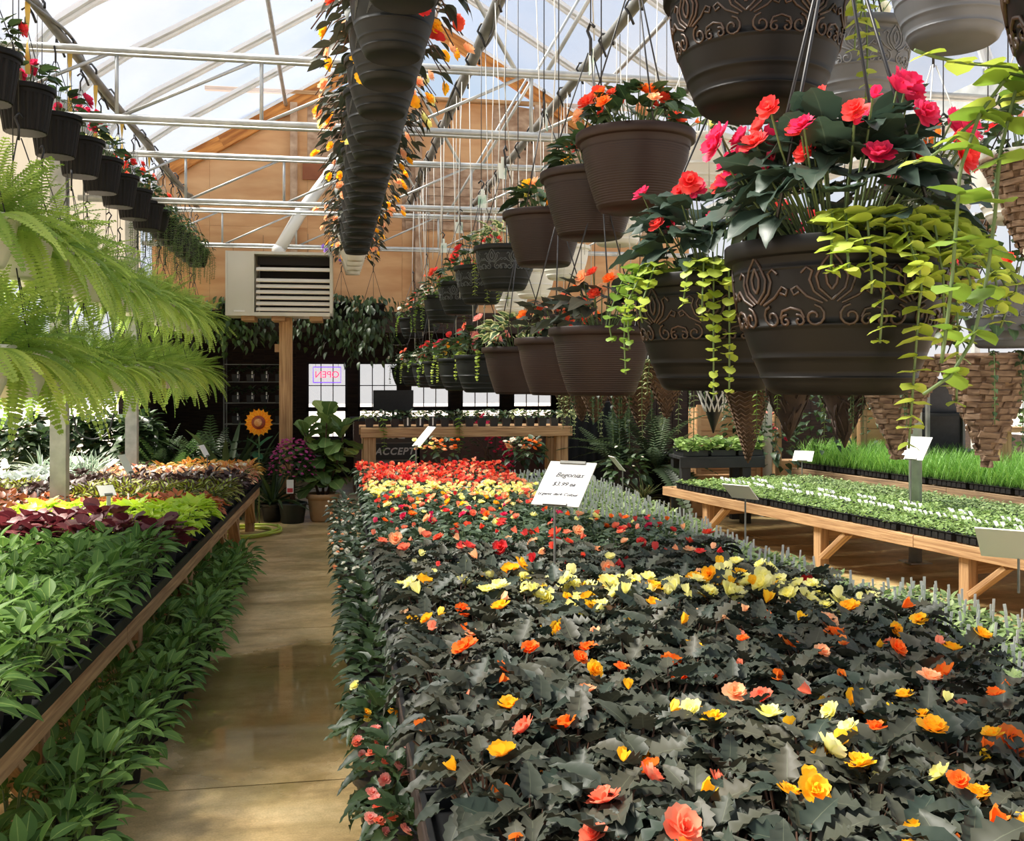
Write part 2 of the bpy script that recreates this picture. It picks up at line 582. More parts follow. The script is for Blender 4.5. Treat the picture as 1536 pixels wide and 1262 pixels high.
LF['fid'] = leafmat('fiddle_leaf', (86, 116, 62), (122, 150, 80), vein=(164, 180, 120), vw=.07, rough=.4, trans=.2)
LF['fidy'] = leafmat('pale_fiddle_leaf', (142, 166, 84), (164, 182, 98), vein=(192, 200, 140), vw=.07, rough=.4, trans=.25)
LF['jenny'] = leafmat('chartreuse_round_leaf', (140, 162, 52), (186, 200, 92), rough=.45, trans=.35)
LF['jennyd'] = leafmat('green_round_leaf', (92, 122, 42), (130, 160, 60), rough=.45, trans=.35)
LF['seed'] = leafmat('seedling_leaf', (112, 138, 82), (156, 174, 112), rough=.5, trans=.2)
LF['plug'] = leafmat('plug_leaf', (104, 134, 66), (150, 174, 98), rough=.5, trans=.25)
LF['grass'] = leafmat('grass_blade', (104, 152, 60), (140, 186, 84), rough=.5, trans=.35)
LF['variegated'] = leafmat('cream_edged_leaf', (70, 100, 60), (96, 124, 74), edge=(220, 220, 160), ew=.5, rough=.45, trans=.25)

PT = {}
def petal(k, a, b, **kw):
    PT[k] = leafmat(k + '_petal', a, b, rough=.5, trans=.35, spec=.3, **kw)
petal('orange', (246, 116, 34), (250, 146, 60))
petal('coral', (240, 122, 92), (246, 160, 126))
petal('yellow', (250, 208, 52), (252, 190, 44))
petal('pale_yellow', (246, 240, 150), (250, 246, 188))
petal('red', (218, 52, 58), (236, 92, 84))
petal('scarlet', (232, 74, 52), (242, 112, 80))
petal('magenta', (206, 34, 84), (226, 66, 108))
petal('pink', (238, 160, 150), (246, 188, 172))
petal('peach', (250, 188, 140), (252, 206, 160))
petal('white', (240, 238, 226), (248, 246, 236))
petal('violet', (176, 60, 130), (208, 104, 168))
petal('purple', (120, 90, 170), (140, 108, 186))
petal('sun', (250, 170, 20), (252, 196, 44), vein=(236, 130, 16), vw=.4)
FLW = {k: [flower_mesh(m, 'flower', seed=i) for i in (1, 2)] for k, m in PT.items()}
SMALLF = {k: flower_mesh(m, 'flower', rings=((5, .25, 1.0), (3, .8, .7)), seed=3) for k, m in PT.items()}
BUD = {k: bud_mesh(m) for k, m in PT.items()}

# ------------------------------------------------------------------ floor
FLOORM, n_, l_, b_ = new_mat('wet_concrete')
tc = n_.new('ShaderNodeTexCoord')
def noise(scale, detail=6, rough=.6, src=None):
    x = n_.new('ShaderNodeTexNoise'); x.inputs['Scale'].default_value = scale; x.inputs['Detail'].default_value = detail; x.inputs['Roughness'].default_value = rough
    l_.new(src or geo.outputs['Position'], x.inputs['Vector']); return x
geo = n_.new('ShaderNodeNewGeometry')
mpx = n_.new('ShaderNodeMapping'); mpx.inputs['Scale'].default_value = (.7, 1.6, 1)
l_.new(geo.outputs['Position'], mpx.inputs['Vector'])
r1 = n_.new('ShaderNodeValToRGB')
r1.color_ramp.elements[0].position = .32; r1.color_ramp.elements[0].color = lin((164, 134, 84))
r1.color_ramp.elements[1].position = .68; r1.color_ramp.elements[1].color = lin((244, 216, 164))
e = r1.color_ramp.elements.new(.5); e.color = lin((220, 188, 132))
l_.new(noise(2.6, 9, .65, mpx.outputs[0]).outputs['Fac'], r1.inputs[0])
fine = noise(120, 3)
r2 = n_.new('ShaderNodeMixRGB'); r2.blend_type = 'MULTIPLY'; r2.inputs[0].default_value = .5
rr = n_.new('ShaderNodeValToRGB'); rr.color_ramp.elements[0].position = .3; rr.color_ramp.elements[0].color = (.55, .52, .46, 1); rr.color_ramp.elements[1].position = .6
l_.new(fine.outputs['Fac'], rr.inputs[0])
mid = noise(16, 8, .7)
r4 = n_.new('ShaderNodeValToRGB'); r4.color_ramp.elements[0].position = .36; r4.color_ramp.elements[0].color = (.62, .58, .5, 1); r4.color_ramp.elements[1].position = .58
l_.new(mid.outputs['Fac'], r4.inputs[0])
r5 = n_.new('ShaderNodeMixRGB'); r5.blend_type = 'MULTIPLY'; r5.inputs[0].default_value = .5
l_.new(r1.outputs[0], r5.inputs[1]); l_.new(r4.outputs[0], r5.inputs[2])
l_.new(r5.outputs[0], r2.inputs[1]); l_.new(rr.outputs[0], r2.inputs[2])
# algae and standing water lie in the low part of the slab about five metres along the aisle
sp_ = n_.new('ShaderNodeSeparateXYZ'); l_.new(geo.outputs['Position'], sp_.inputs[0])
def math_(op, a, b=None):
    x = n_.new('ShaderNodeMath'); x.operation = op
    for i, v in enumerate((a, b)):
        if v is None: continue
        if isinstance(v, (int, float)): x.inputs[i].default_value = v
        else: l_.new(v, x.inputs[i])
    return x.outputs[0]
dy = math_('DIVIDE', math_('SUBTRACT', sp_.outputs['Y'], 5.15), 1.05)
dx = math_('DIVIDE', math_('SUBTRACT', sp_.outputs['X'], -.22), .62)
d2 = math_('ADD', math_('MULTIPLY', dy, dy), math_('MULTIPLY', dx, dx))
wob = math_('MULTIPLY', math_('SUBTRACT', noise(2.2, 5).outputs['Fac'], .5), 1.6)
pud = n_.new('ShaderNodeMapRange'); pud.inputs[1].default_value = 1.25; pud.inputs[2].default_value = .75
l_.new(math_('ADD', d2, wob), pud.inputs[0])
alg = n_.new('ShaderNodeMixRGB'); alg.inputs[2].default_value = lin((104, 100, 46))
algn = n_.new('ShaderNodeMapRange'); algn.inputs[1].default_value = .42; algn.inputs[2].default_value = .7; algn.inputs[4].default_value = .55
l_.new(noise(1.7, 7).outputs['Fac'], algn.inputs[0])
dar = n_.new('ShaderNodeMixRGB'); dar.inputs[2].default_value = lin((104, 84, 44))
l_.new(math_('MULTIPLY', pud.outputs[0], .75), dar.inputs[0]); l_.new(r2.outputs[0], dar.inputs[1])
l_.new(algn.outputs[0], alg.inputs[0]); l_.new(dar.outputs[0], alg.inputs[1])
l_.new(alg.outputs[0], b_.inputs['Base Color'])
rg = n_.new('ShaderNodeMapRange'); rg.inputs[3].default_value = .42; rg.inputs[4].default_value = .035
l_.new(pud.outputs[0], rg.inputs[0]); l_.new(rg.outputs[0], b_.inputs['Roughness'])
bp = n_.new('ShaderNodeBump'); bp.inputs['Distance'].default_value = .004
bs = n_.new('ShaderNodeMapRange'); bs.inputs[3].default_value = .35; bs.inputs[4].default_value = .006
l_.new(pud.outputs[0], bs.inputs[0]); l_.new(bs.outputs[0], bp.inputs['Strength'])
l_.new(fine.outputs['Fac'], bp.inputs['Height']); l_.new(bp.outputs[0], b_.inputs['Normal'])
b_.inputs['Specular IOR Level'].default_value = .7

SUB = mat('dark_joint_fill', (58, 46, 30), .9)  # plain dark brown base that shows in the slab joints
floor = struct_empty('floor')
b = MB(); b.box((2.2, 7.5, -.06), (15.6, 20.6, .08)); obj('sub_base', b.mesh('sub_base', SUB), floor)
joints = [-2.5, -.3, 1.85, 4.05, 6.55, 8.95, 11.3, 13.4, 17.6]
for i in range(len(joints) - 1):
    for x0, x1 in ((-5.4, -1.35), (-1.35, .6), (.6, 4.2), (4.2, 9.8)):
        b = MB()
        g = .004
        b.box(((x0 + x1) / 2, (joints[i] + joints[i + 1]) / 2, -.01), (x1 - x0 - 2 * g, joints[i + 1] - joints[i] - 2 * g, .02))
        obj('slab', b.mesh('slab', FLOORM), floor)
GRAVEL = mat('pale_gravel_ground', (226, 206, 194), .95, c2=(240, 224, 214), scale=30, bump=.3)
b = MB(); b.box((2, 10, -.2), (120, 120, .1)); struct('ground', b.mesh('ground', GRAVEL))

# ------------------------------------------------------------------ poly roof, hoops, gutters, trusses
YG = 13.2          # gable wall between greenhouse and header house
RX = 1.3
ARCH_L = [(-2.25, 3.70), (-2.25, 3.95), (-2.19, 4.13), (-2.05, 4.29), (-1.8, 4.47), (-1.4, 4.70), (-.6, 5.18), (.4, 5.79), (RX, 6.32)]
ARCH = ARCH_L + [(2 * RX - x, z) for x, z in reversed(ARCH_L[:-1])]
FILM, fn, fl, fb = new_mat('poly_film')
fb.inputs['Base Color'].default_value = (.93, .93, .95, 1)
fb.inputs['Roughness'].default_value = .3
tr = fn.new('ShaderNodeBsdfTransparent')
tr.inputs['Color'].default_value = (.93, .945, 1, 1)
tl = fn.new('ShaderNodeBsdfTranslucent'); tl.inputs['Color'].default_value = (.36, .37, .41, 1)
m1 = fn.new('ShaderNodeMixShader'); m2 = fn.new('ShaderNodeMixShader')
m1.inputs[0].default_value = .22
fl.new(tl.outputs[0], m1.inputs[1]); fl.new(fb.outputs[0], m1.inputs[2])
ftc = fn.new('ShaderNodeTexCoord'); fno = fn.new('ShaderNodeTexNoise'); fno.inputs['Scale'].default_value = .9; fno.inputs['Detail'].default_value = 5
frm = fn.new('ShaderNodeMapRange'); frm.inputs[1].default_value = .3; frm.inputs[2].default_value = .7; frm.inputs[3].default_value = .66; frm.inputs[4].default_value = .82
fl.new(ftc.outputs['Object'], fno.inputs['Vector']); fl.new(fno.outputs['Fac'], frm.inputs[0])
fl.new(frm.outputs[0], m2.inputs[0]); fl.new(m1.outputs[0], m2.inputs[1]); fl.new(tr.outputs[0], m2.inputs[2])
fl.new(m2.outputs[0], fn['Material Output'].inputs['Surface'])

ceiling = struct_empty('ceiling')
hoopY = [-.9 + 1.28 * i for i in range(12)]
ys = [-1.6] + hoopY + [YG]
for i in range(len(ys) - 1):
    b = MB(); V, F = [], []
    K = 4
    for k in range(K + 1):
        y = ys[i] + (ys[i + 1] - ys[i]) * k / K
        sag = -.035 * math.sin(PI * k / K)
        for j, (x, z) in enumerate(ARCH):
            V.append((x, y, z + .05 + sag))
    m = len(ARCH)
    for k in range(K):
        for j in range(m - 1):
            F.append((k * m + j, k * m + j + 1, (k + 1) * m + j + 1, (k + 1) * m + j))
    b.add(V, F)
    obj('film_sheet', b.mesh('film_sheet', FILM, True), ceiling)
HOOPM = mat('hoop_steel', (222, 225, 226), .5, .05, c2=(232, 234, 234), scale=5)
b = MB()
V, F = [], []
for (x, z) in ARCH:
    V += [(x, -.062, z), (x, .062, z), (x, .062, z + .045), (x, -.062, z + .045)]
for j in range(len(ARCH) - 1):
    a = 4 * j
    for q in range(4):
        F.append((a + q, a + (q + 1) % 4, a + 4 + (q + 1) % 4, a + 4 + q))
b.add(V, F)
b.tube([(x, .0, z - .02) for x, z in ARCH], .022, 6)
hoop_me = b.mesh('hoop', HOOPM)
for y in hoopY:
    obj('hoop', hoop_me, ceiling, loc=(0, y, 0))
for x, z in ((RX, 6.27), (-.6, 5.11), (3.2, 5.11)):
    b = MB(); b.tube([(x, -1.5, z), (x, YG, z)], .024, 8)
    obj('purlin', b.mesh('purlin', STEEL, True), ceiling)
for i, x in enumerate((-2.25, 4.85)):
    b = MB()
    b.box((x, 6, 3.66), (.22, 14.4, .1)); b.box((x - .11, 6, 3.74), (.02, 14.4, .16)); b.box((x + .11, 6, 3.74), (.02, 14.4, .16))
    struct('trim_%d' % (i + 1), b.mesh('gutter', STEEL))

# side curtain of film above the left benches, hung from the gutter
CURT, cn, cl, cb = new_mat('side_curtain')
cb.inputs['Base Color'].default_value = lin((168, 160, 146)); cb.inputs['Roughness'].default_value = .6
ct = cn.new('ShaderNodeBsdfTranslucent'); ct.inputs['Color'].default_value = lin((206, 198, 182))
cm = cn.new('ShaderNodeMixShader'); cm.inputs[0].default_value = .3
cl.new(cb.outputs[0], cm.inputs[1]); cl.new(ct.outputs[0], cm.inputs[2]); cl.new(cm.outputs[0], cn['Material Output'].inputs['Surface'])
b = MB(); V, F = [], []
for i in range(181):
    y = 1.0 + 12.0 * i / 180
    dx = .025 * math.sin(y * 19) + .012 * math.sin(y * 41)
    V += [(-2.36 + dx, y, 2.75), (-2.36 + dx * .6, y, 3.3), (-2.36, y, 3.98)]
for i in range(180):
    a = 3 * i
    F += [(a, a + 1, a + 4, a + 3), (a + 1, a + 2, a + 5, a + 4)]
b.add(V, F)
wl_ = struct_empty('wall_left')
obj('curtain', b.mesh('curtain', CURT, True), wl_)
b = MB(); b.tube([(-2.36, 1, 2.72), (-2.36, 13, 2.72)], .03, 8); obj('roll_pipe', b.mesh('roll_pipe', STEEL, True), wl_)
# low side wall far left, beyond the second bench
b = MB(); b.box((-5.2, 6, .4), (.08, 15, .8)); obj('knee_board', b.mesh('knee_board', WOODD), wl_)
for y in (1, 4, 7, 10, 13):
    b = MB(); b.box((-5.2, y, 1.6), (.09, .09, 3.2)); obj('side_post', b.mesh('side_post', STEEL), wl_)

# roof trusses
for ti, y in enumerate((3.5, 6.55, 9.5, 12.55)):
    t = thing('roof_truss', 'galvanised roof truss spanning between the gutters, %s from the camera' % ('nearest', 'second', 'third', 'fourth')[ti], 'truss', (0, y, 0))
    t['kind'] = 'structure'
    z0, z1 = 3.22, 3.64
    xs = [-2.2 + 7.0 * k / 8 for k in range(9)]
    for z in (z0, z1):
        b = MB(); b.tube([(-2.25, 0, z), (4.85, 0, z)], .026, 8)
        b.box((1.3, 0, z - .026), (7.0, .03, .012))
        obj('chord', b.mesh('chord', STEEL, True), t)
    for k, x in enumerate(xs):
        b = MB(); b.tube([(x, 0, z0), (x, 0, z1)], .013, 6); obj('web_post', b.mesh('web_post', STEEL, True), t)
        if k < 8:
            b = MB(); b.tube([(x, .0, z0), (xs[k + 1], .0, z1)], .011, 6); obj('diagonal', b.mesh('diagonal', STEEL, True), t)
    for s in (-1, 1):
        b = MB(); b.tube([(RX + s * .1, 0, z1), (RX + s * 1.2, 0, 5.55)], .015, 6); obj('brace', b.mesh('brace', STEEL, True), t)
    for s, x in ((0, -2.05), (1, 4.85)):
        pass

# gutter posts
POSTL = [(-1.98, 7.82, 'left'), (-1.98, 10.5, 'left'), (4.98, 7.94, 'right'), (4.98, 10.95, 'right')]
for i, (x, y, s) in enumerate(POSTL):
    t = thing('support_post', ['square grey steel post rising from the left bench behind the fern fronds', 'grey steel post beside the white pipe rack at the back of the left bench', 'round grey steel pipe post standing in the plug trays, nearer of the two', 'white steel post standing behind the tall grass on the right'][i], 'post', (x, y, 0))
    b = MB()
    if s == 'left': b.box((0, 0, 1.82), (.11, .11, 3.64))
    else: b.tube([(0, 0, 0), (0, 0, 3.64)], .055, 16)
    obj('shaft', b.mesh('shaft', STEEL if i != 3 else STEELW, s != 'left'), t)
    b = MB(); b.box((0, 0, .006), (.2, .2, .012)); obj('foot_plate', b.mesh('foot_plate', STEEL), t)

# hanger pipes for the baskets, each with its black hooks
def hanger_pipe(x, z, y0, y1, label, hooks, mt, wrap=False, r=.03):
    t = thing('hanger_pipe', label, 'pipe', (x, y0, z))
    b = MB(); b.tube([(0, 0, 0), (0, y1 - y0, 0)], r, 10); obj('tube', b.mesh('tube', mt, True), t)
    hk = MB(); hk.tube([(.0, 0, -.10), (-.02, 0, -.05), (-.05, 0, 0), (-.03, 0, .045), (.02, 0, .05), (.05, 0, .01), (.05, 0, -.02)], .008, 5)
    hm = hk.mesh('hook', BLACKP, True)
    for y in hooks:
        obj('hook', hm, t, Matrix.Translation((0, y - y0, 0)) @ Matrix.Rotation(rng.uniform(-.3, .3), 4, 'Z'))
    if wrap:
        b = MB()
        pts = []
        N = 240
        for i in range(N):
            y = (y1 - y0) * i / N
            a = y * 2.3
            pts.append((math.cos(a) * r * 1.35, y, math.sin(a) * r * 1.35 - .01 * math.sin(y * 3.1)))
        b.tube(pts, .011, 5)
        obj('drip_hose', b.mesh('drip_hose', BLACKP if mt is not STEELD else STEELD, True), t)
    return t
lp = hanger_pipe(-1.66, 3.72, 1, 13.1, 'grey basket pipe with black hooks along the left side under the roof', [4.2 + .62 * i for i in range(14)], STEELD, True)
YST = mat('yellow_strap', (214, 176, 74), .6)
for y in (5.9, 6.8, 7.5, 8.4, 9.6):
    q = MB(); V = []
    for i in range(9):
        a_ = i * .5; zz = -.02 - .05 * i
        V += [(.014 * math.cos(a_), .014 * math.sin(a_), zz), (-.014 * math.cos(a_), -.014 * math.sin(a_), zz)]
    q.add(V, [(2 * i, 2 * i + 1, 2 * i + 3, 2 * i + 2) for i in range(8)])
    obj('strap', q.mesh('strap', YST, True), lp, Matrix.Translation((.0, y - 1, -.02)))
hanger_pipe(.94, 3.78, 1, 13.1, 'long grey basket pipe wrapped in hose above the right aisle baskets', [2 + .6 * i for i in range(18)], STEELD, True, .036)
hanger_pipe(.22, 3.78, 1, 13.1, 'basket pipe hidden above the dark overhead row of pots', [2 + .6 * i for i in range(18)], STEELD)
hanger_pipe(1.72, 3.76, 1, 13.1, 'second grey basket pipe above the white baskets', [2 + .6 * i for i in range(18)], STEELD, False, .036)
hanger_pipe(2.6, 3.76, 1, 13.1, 'right basket pipe above the bark and twig cone baskets', [2 + .6 * i for i in range(18)], STEELD)

# ------------------------------------------------------------------ gable wall (plywood) between greenhouse and header house
def arch_z(x):
    for (x0, z0), (x1, z1) in zip(ARCH, ARCH[1:]):
        if x0 <= x <= x1 and x1 > x0:
            return z0 + (z1 - z0) * (x - x0) / (x1 - x0)
    return 3.7
wall_back = struct_empty('wall_back')
def panel(x0, x1, z0, ztop, m, name='panel', y=YG):
    xs = sorted(set([x0, x1] + [x for x, z in ARCH if x0 < x < x1]))
    zt = [min(ztop, arch_z(min(max(x, -2.249), 4.849)) - .02) for x in xs]
    if ztop < 5.3 and zt and max(zt) <= z0 + .02: return
    V, F = [], []
    for x, z in zip(xs, zt):
        z = max(z, z0)
        V += [(x, 0, z0), (x, 0, z), (x, .018, z0), (x, .018, z)]
    for i in range(len(xs) - 1):
        a = 4 * i
        F += [(a, a + 4, a + 5, a + 1), (a + 2, a + 3, a + 7, a + 6), (a + 1, a + 5, a + 7, a + 3), (a, a + 2, a + 6, a + 4)]
    n = 4 * (len(xs) - 1)
    F += [(0, 1, 3, 2), (n, n + 2, n + 3, n + 1)]
    b = MB(); b.add(V, F)
    obj(name, b.mesh(name, m), wall_back, loc=(0, y + rng.uniform(0, .008), 0))
xs = [-2.25, -1.55, -.33, .89, 2.11, 3.33, 4.85]
for i in range(len(xs) - 1):
    right = i >= 3
    panel(xs[i] + .001, xs[i + 1] - .001, 2.34, 3.549, PLY)
    panel(xs[i] + .001, xs[i + 1] - .001, 3.551, 4.429, PLYG if right else PLY)
    panel(xs[i] + .001, xs[i + 1] - .001, 4.431, 5.28, PLY if i % 2 else PLYG)
panel(-2.25, 4.85, 2.34, 5.27, WOODD, 'light_stop_backing', YG + .035)  # unseen backing, added to stop light leaking through the panel joints
# cladding boards at the middle height
for k in range(6):
    b = MB(); b.box((2.75, 0, 0), (3.6, .02, .105)); o = obj('cladding_board', b.mesh('cladding_board', PLYG), wall_back, loc=(rng.uniform(-.03, .03), YG - .014, 3.62 + k * .112))
# studs, header and rafter trims
for x in (-.50, 1.1, 2.7):
    board((x, YG - .06, 2.34), (x, YG - .06, min(5.26, arch_z(x) - .1)), .09, .09, PLYG, 'stud', wall_back, up=(0, -1, 0))
board((-2.25, YG - .03, 2.3), (4.85, YG - .03, 2.3), .08, .2, WOODD, 'header_beam', wall_back)
board((-1.6, YG - .05, 5.28), (4.2, YG - .05, 5.28), .08, .05, WOOD, 'top_plate', wall_back)
for (xa, za), (xb, zb) in zip(ARCH[3:], ARCH[4:-3]):
    board((xa, YG - .04, za - .10), (xb, YG - .04, zb - .10), .06, .18, ORANGE, 'rafter_trim', wall_back)
PLYW = mat('pale_window_board', (132, 76, 48), .8, c2=(150, 92, 60), scale=4)
b = MB(); b.box((0, 0, 0), (.42, .02, .22)); obj('dark_board', b.mesh('dark_board', PLYW), wall_back, loc=(-.18, YG - .02, 4.28))
# white flue pipe slanting up from the heater
fp = thing('flue_pipe', 'fat white flue pipe slanting up the plywood gable from the heater', 'pipe', (0, 0, 0))
b = MB(); b.tube([at(418, 376, 12.2), at(452, 318, 12.35), at(494, 262, 12.5), at(540, 195, 12.65)], .075, 14)
obj('duct', b.mesh('duct', STEELW, True), fp)
b = MB()
for p in ((418, 376, 12.2), (452, 318, 12.35), (494, 262, 12.5)):
    c = at(*p); b.ball(c, .085, 12, 6)
obj('elbow', b.mesh('elbow', STEELW, True), fp)

# ------------------------------------------------------------------ header house behind: dark room with a row of sash windows
YB = 16.6
hw = struct_empty('wall_header')
b = MB(); b.box((-2.6, (YG + YB) / 2, 1.2), (.1, YB - YG, 2.4)); obj('side_boarding', b.mesh('side_boarding', WOODD), hw)
b = MB(); b.box((6.2, (YG + YB) / 2, 1.2), (.1, YB - YG, 2.4)); obj('side_boarding', b.mesh('side_boarding', WOODD), hw)
b = MB(); b.box((1.8, (YG + YB) / 2 + .06, 2.44), (9, YB - YG + .3, .06)); obj('loft_boards', b.mesh('loft_boards', WOODD), hw)
win = []
wx0 = []
for px in (460, 537, 614, 691, 768):
    a, c = at(px, 545, 17.0), at(px + 61, 545, 17.0)
    # slide both points on to the back wall plane
    a = EYE + (a - EYE) * (YB / a.y); c = EYE + (c - EYE) * (YB / c.y)
    wx0.append((a.x, c.x))
WZ0, WZ1 = .62, 1.87
edges = [-2.6] + [v for p in wx0 for v in p] + [6.2]
for i in range(0, len(edges), 2):
    x0, x1 = edges[i], edges[i + 1]
    n = max(1, int((x1 - x0) / .16))
    for k in range(n):
        xa, xb = x0 + (x1 - x0) * k / n, x0 + (x1 - x0) * (k + 1) / n
        b = MB(); b.box(((xa + xb) / 2, 0, 1.2), (xb - xa - .0005, .05, 2.4)); obj('wall_board', b.mesh('wall_board', WOODD), hw, loc=(0, YB + rng.uniform(0, .01), 0))
for x0, x1 in wx0:
    for za, zb in ((0, WZ0), (WZ1, 2.4)):
        b = MB(); b.box(((x0 + x1) / 2, YB, (za + zb) / 2), (x1 - x0, .05, zb - za)); obj('wall_board', b.mesh('wall_board', WOODD), hw)
GLASS, gn, gl, gb = new_mat('window_glass')
gb.inputs['Base Color'].default_value = (.9, .93, 1, 1); gb.inputs['Roughness'].default_value = .05
gt = gn.new('ShaderNodeBsdfTransparent'); gm = gn.new('ShaderNodeMixShader'); gm.inputs[0].default_value = .9
gl.new(gb.outputs[0], gm.inputs[1]); gl.new(gt.outputs[0], gm.inputs[2]); gl.new(gm.outputs[0], gn['Material Output'].inputs['Surface'])
FRAME = mat('dark_sash_paint', (40, 33, 34), .6)
for wi, (x0, x1) in enumerate(wx0):
    w = struct_empty('window_%d' % (wi + 1), ((x0 + x1) / 2, YB, 0))
    W = x1 - x0
    zm = 1.10
    for (za, zb, rows) in ((WZ0, zm, 2), (zm, WZ1, 2)):
        b = MB(); t = .035
        b.box((0, 0, za + t / 2), (W, .06, t)); b.box((0, 0, zb - t / 2), (W, .06, t))
        b.box((-W / 2 + t / 2, 0, (za + zb) / 2), (t, .06, zb - za)); b.box((W / 2 - t / 2, 0, (za + zb) / 2), (t, .06, zb - za))
        sash = obj('sash', b.mesh('sash', FRAME), w)
        for c in range(3):
            for r in range(rows):
                pw, ph = (W - 2 * t) / 3, (zb - za - 2 * t) / rows
                pb = MB(); pb.box((-W / 2 + t + pw * (c + .5), .01, za + t + ph * (r + .5)), (pw - .012, .004, ph - .012))
                obj('pane', pb.mesh('pane', GLASS), sash)
        for c in (1, 2):
            mb_ = MB(); mb_.box((-W / 2 + t + (W - 2 * t) * c / 3, 0, (za + zb) / 2), (.014, .03, zb - za - 2 * t)); obj('muntin', mb_.mesh('muntin', FRAME), sash)
        for r in range(1, rows):
            mb_ = MB(); mb_.box((0, 0, za + t + (zb - za - 2 * t) * r / rows), (W - 2 * t, .03, .014)); obj('muntin', mb_.mesh('muntin', FRAME), sash)
    b = MB(); b.box((0, -.05, WZ0 - .02), (W + .1, .1, .04)); obj('window_sill', b.mesh('window_sill', FRAME), w)
# neon sign in the first window, lettering turned to the street outside
x0, x1 = wx0[0]
ns = thing('open_sign', 'red neon OPEN sign with violet glow, seen reversed in the first back window', 'sign', ((x0 + x1) / 2, YB - .08, 1.66))
NEON = mat('red_neon', (255, 40, 90), .4, emit=1.4)
NEONB = mat('violet_neon', (120, 60, 220), .4, emit=.9)
obj('lettering', text_mesh('OPEN', .15, NEON, 0, .004), ns, Matrix.Rotation(PI, 4, 'Z') @ Matrix.Rotation(PI / 2, 4, 'X'))
b = MB(); hwid, hh = .22, .125
b.tube([(-hwid, 0, -hh), (hwid, 0, -hh), (hwid, 0, hh), (-hwid, 0, hh), (-hwid, 0, -hh)], .008, 6)
obj('border_tube', b.mesh('border_tube', NEONB, True), ns)
b = MB(); b.tube([(-.18, 0, hh), (-.18, 0, .24)], .003, 4); b.tube([(.18, 0, hh), (.18, 0, .24)], .003, 4)
obj('hanging_wire', b.mesh('hanging_wire', WIRE), ns)
# dark boarded back wall right of the opening, and low wall at the far right
wr_ = struct_empty('wall_right')
for k in range(20):
    x = 3.05 + .11 + k * .23
    z1 = 2.3
    b = MB(); b.box((x, 0, z1 / 2), (.222, .04, z1)); obj('wall_board', b.mesh('wall_board', WOODD), wr_, loc=(0, 13.35 + rng.uniform(0, .015), 0))
b = MB(); b.box((8.4, 5, .45), (.06, 17, .9)); obj('knee_board', b.mesh('knee_board', WOODD), wr_)
for y in (0, 2, 4, 6, 8, 10, 12):
    b = MB(); b.box((8.4, y, 1.9), (.08, .08, 3.8)); obj('side_post', b.mesh('side_post', STEEL), wr_)

# ------------------------------------------------------------------ pots and trays
def lathe_mesh(name, prof, m, n=32, rib=None, smooth=True, soil=True):
    b = MB()
    b.lathe(prof, n, rib=rib)
    r_, z_ = prof[-1]
    inner = [(r_, z_), (r_ - .008, z_ - .002), (r_ - .016, z_ - .05)]
    b.lathe(inner, n, cap0=False)
    me = b.mesh(name, m, smooth)
    return me

def soil_mesh(r, z):
    b = MB()
    b.lathe([(0.001, z + .012), (r * .6, z + .008), (r, z)], 16, cap0=False)
    return b.mesh('soil', SOIL, True)

SQ = MB()
SQV = []
w0, w1, h_ = .042, .052, .105
SQ.add([(-w0, -w0, 0), (w0, -w0, 0), (w0, w0, 0), (-w0, w0, 0), (-w1, -w1, h_), (w1, -w1, h_), (w1, w1, h_), (-w1, w1, h_), (-w1 + .005, -w1 + .005, h_), (w1 - .005, -w1 + .005, h_), (w1 - .005, w1 - .005, h_), (-w1 + .005, w1 - .005, h_), (-w1 + .008, -w1 + .008, h_ - .02), (w1 - .008, -w1 + .008, h_ - .02), (w1 - .008, w1 - .008, h_ - .02), (-w1 + .008, w1 - .008, h_ - .02)],
       [(0, 3, 2, 1), (0, 1, 5, 4), (1, 2, 6, 5), (2, 3, 7, 6), (3, 0, 4, 7), (4, 5, 9, 8), (5, 6, 10, 9), (6, 7, 11, 10), (7, 4, 8, 11), (8, 9, 13, 12), (9, 10, 14, 13), (10, 11, 15, 14), (11, 8, 12, 15), (12, 13, 14, 15)])
SQPOT = SQ.mesh('pot', BLACKP)

def tray_mesh(L, W, h=.055, cells=None, m=None):
    b = MB()
    t = .004
    b.box((0, 0, .004), (W - .03, L - .03, .006))
    for s in (-1, 1):
        b.box((s * (W / 2 - .012), 0, h / 2), (t, L - .02, h)); b.box((0, s * (L / 2 - .012), h / 2), (W - .02, t, h))
        b.box((s * (W / 2 - .005), 0, h), (.014, L, .005)); b.box((0, s * (L / 2 - .005), h), (W, .014, .005))
    if cells:
        nx, ny = cells
        for i in range(1, nx): b.box((-W / 2 + W * i / nx, 0, h - .008), (.005, L - .03, .012))
        for j in range(1, ny): b.box((0, -L / 2 + L * j / ny, h - .008), (W - .03, .005, .012))
        b.box((0, 0, h - .014), (W - .03, L - .03, .006), k=1)
        # ribs of the cells show down the outer wall
        for j in range(ny):
            for s in (-1, 1): b.box((s * (W / 2 - .008), -L / 2 + L * (j + .5) / ny, h * .45), (.008, L / ny * .7, h * .7))
    return b.mesh('tray', [m or BLACKP, SOIL])

_O = ['first', 'second', 'third', 'fourth', 'fifth', 'sixth', 'seventh', 'eighth', 'ninth', 'tenth', 'eleventh', 'twelfth', 'thirteenth', 'fourteenth', 'fifteenth', 'sixteenth', 'seventeenth', 'eighteenth', 'nineteenth', 'twentieth']
NTH = _O + ['twenty-' + w for w in _O[:9]] + ['thirtieth'] + ['thirty-' + w for w in _O[:9]] + ['fortieth'] + ['forty-' + w for w in _O[:9]] + ['fiftieth']

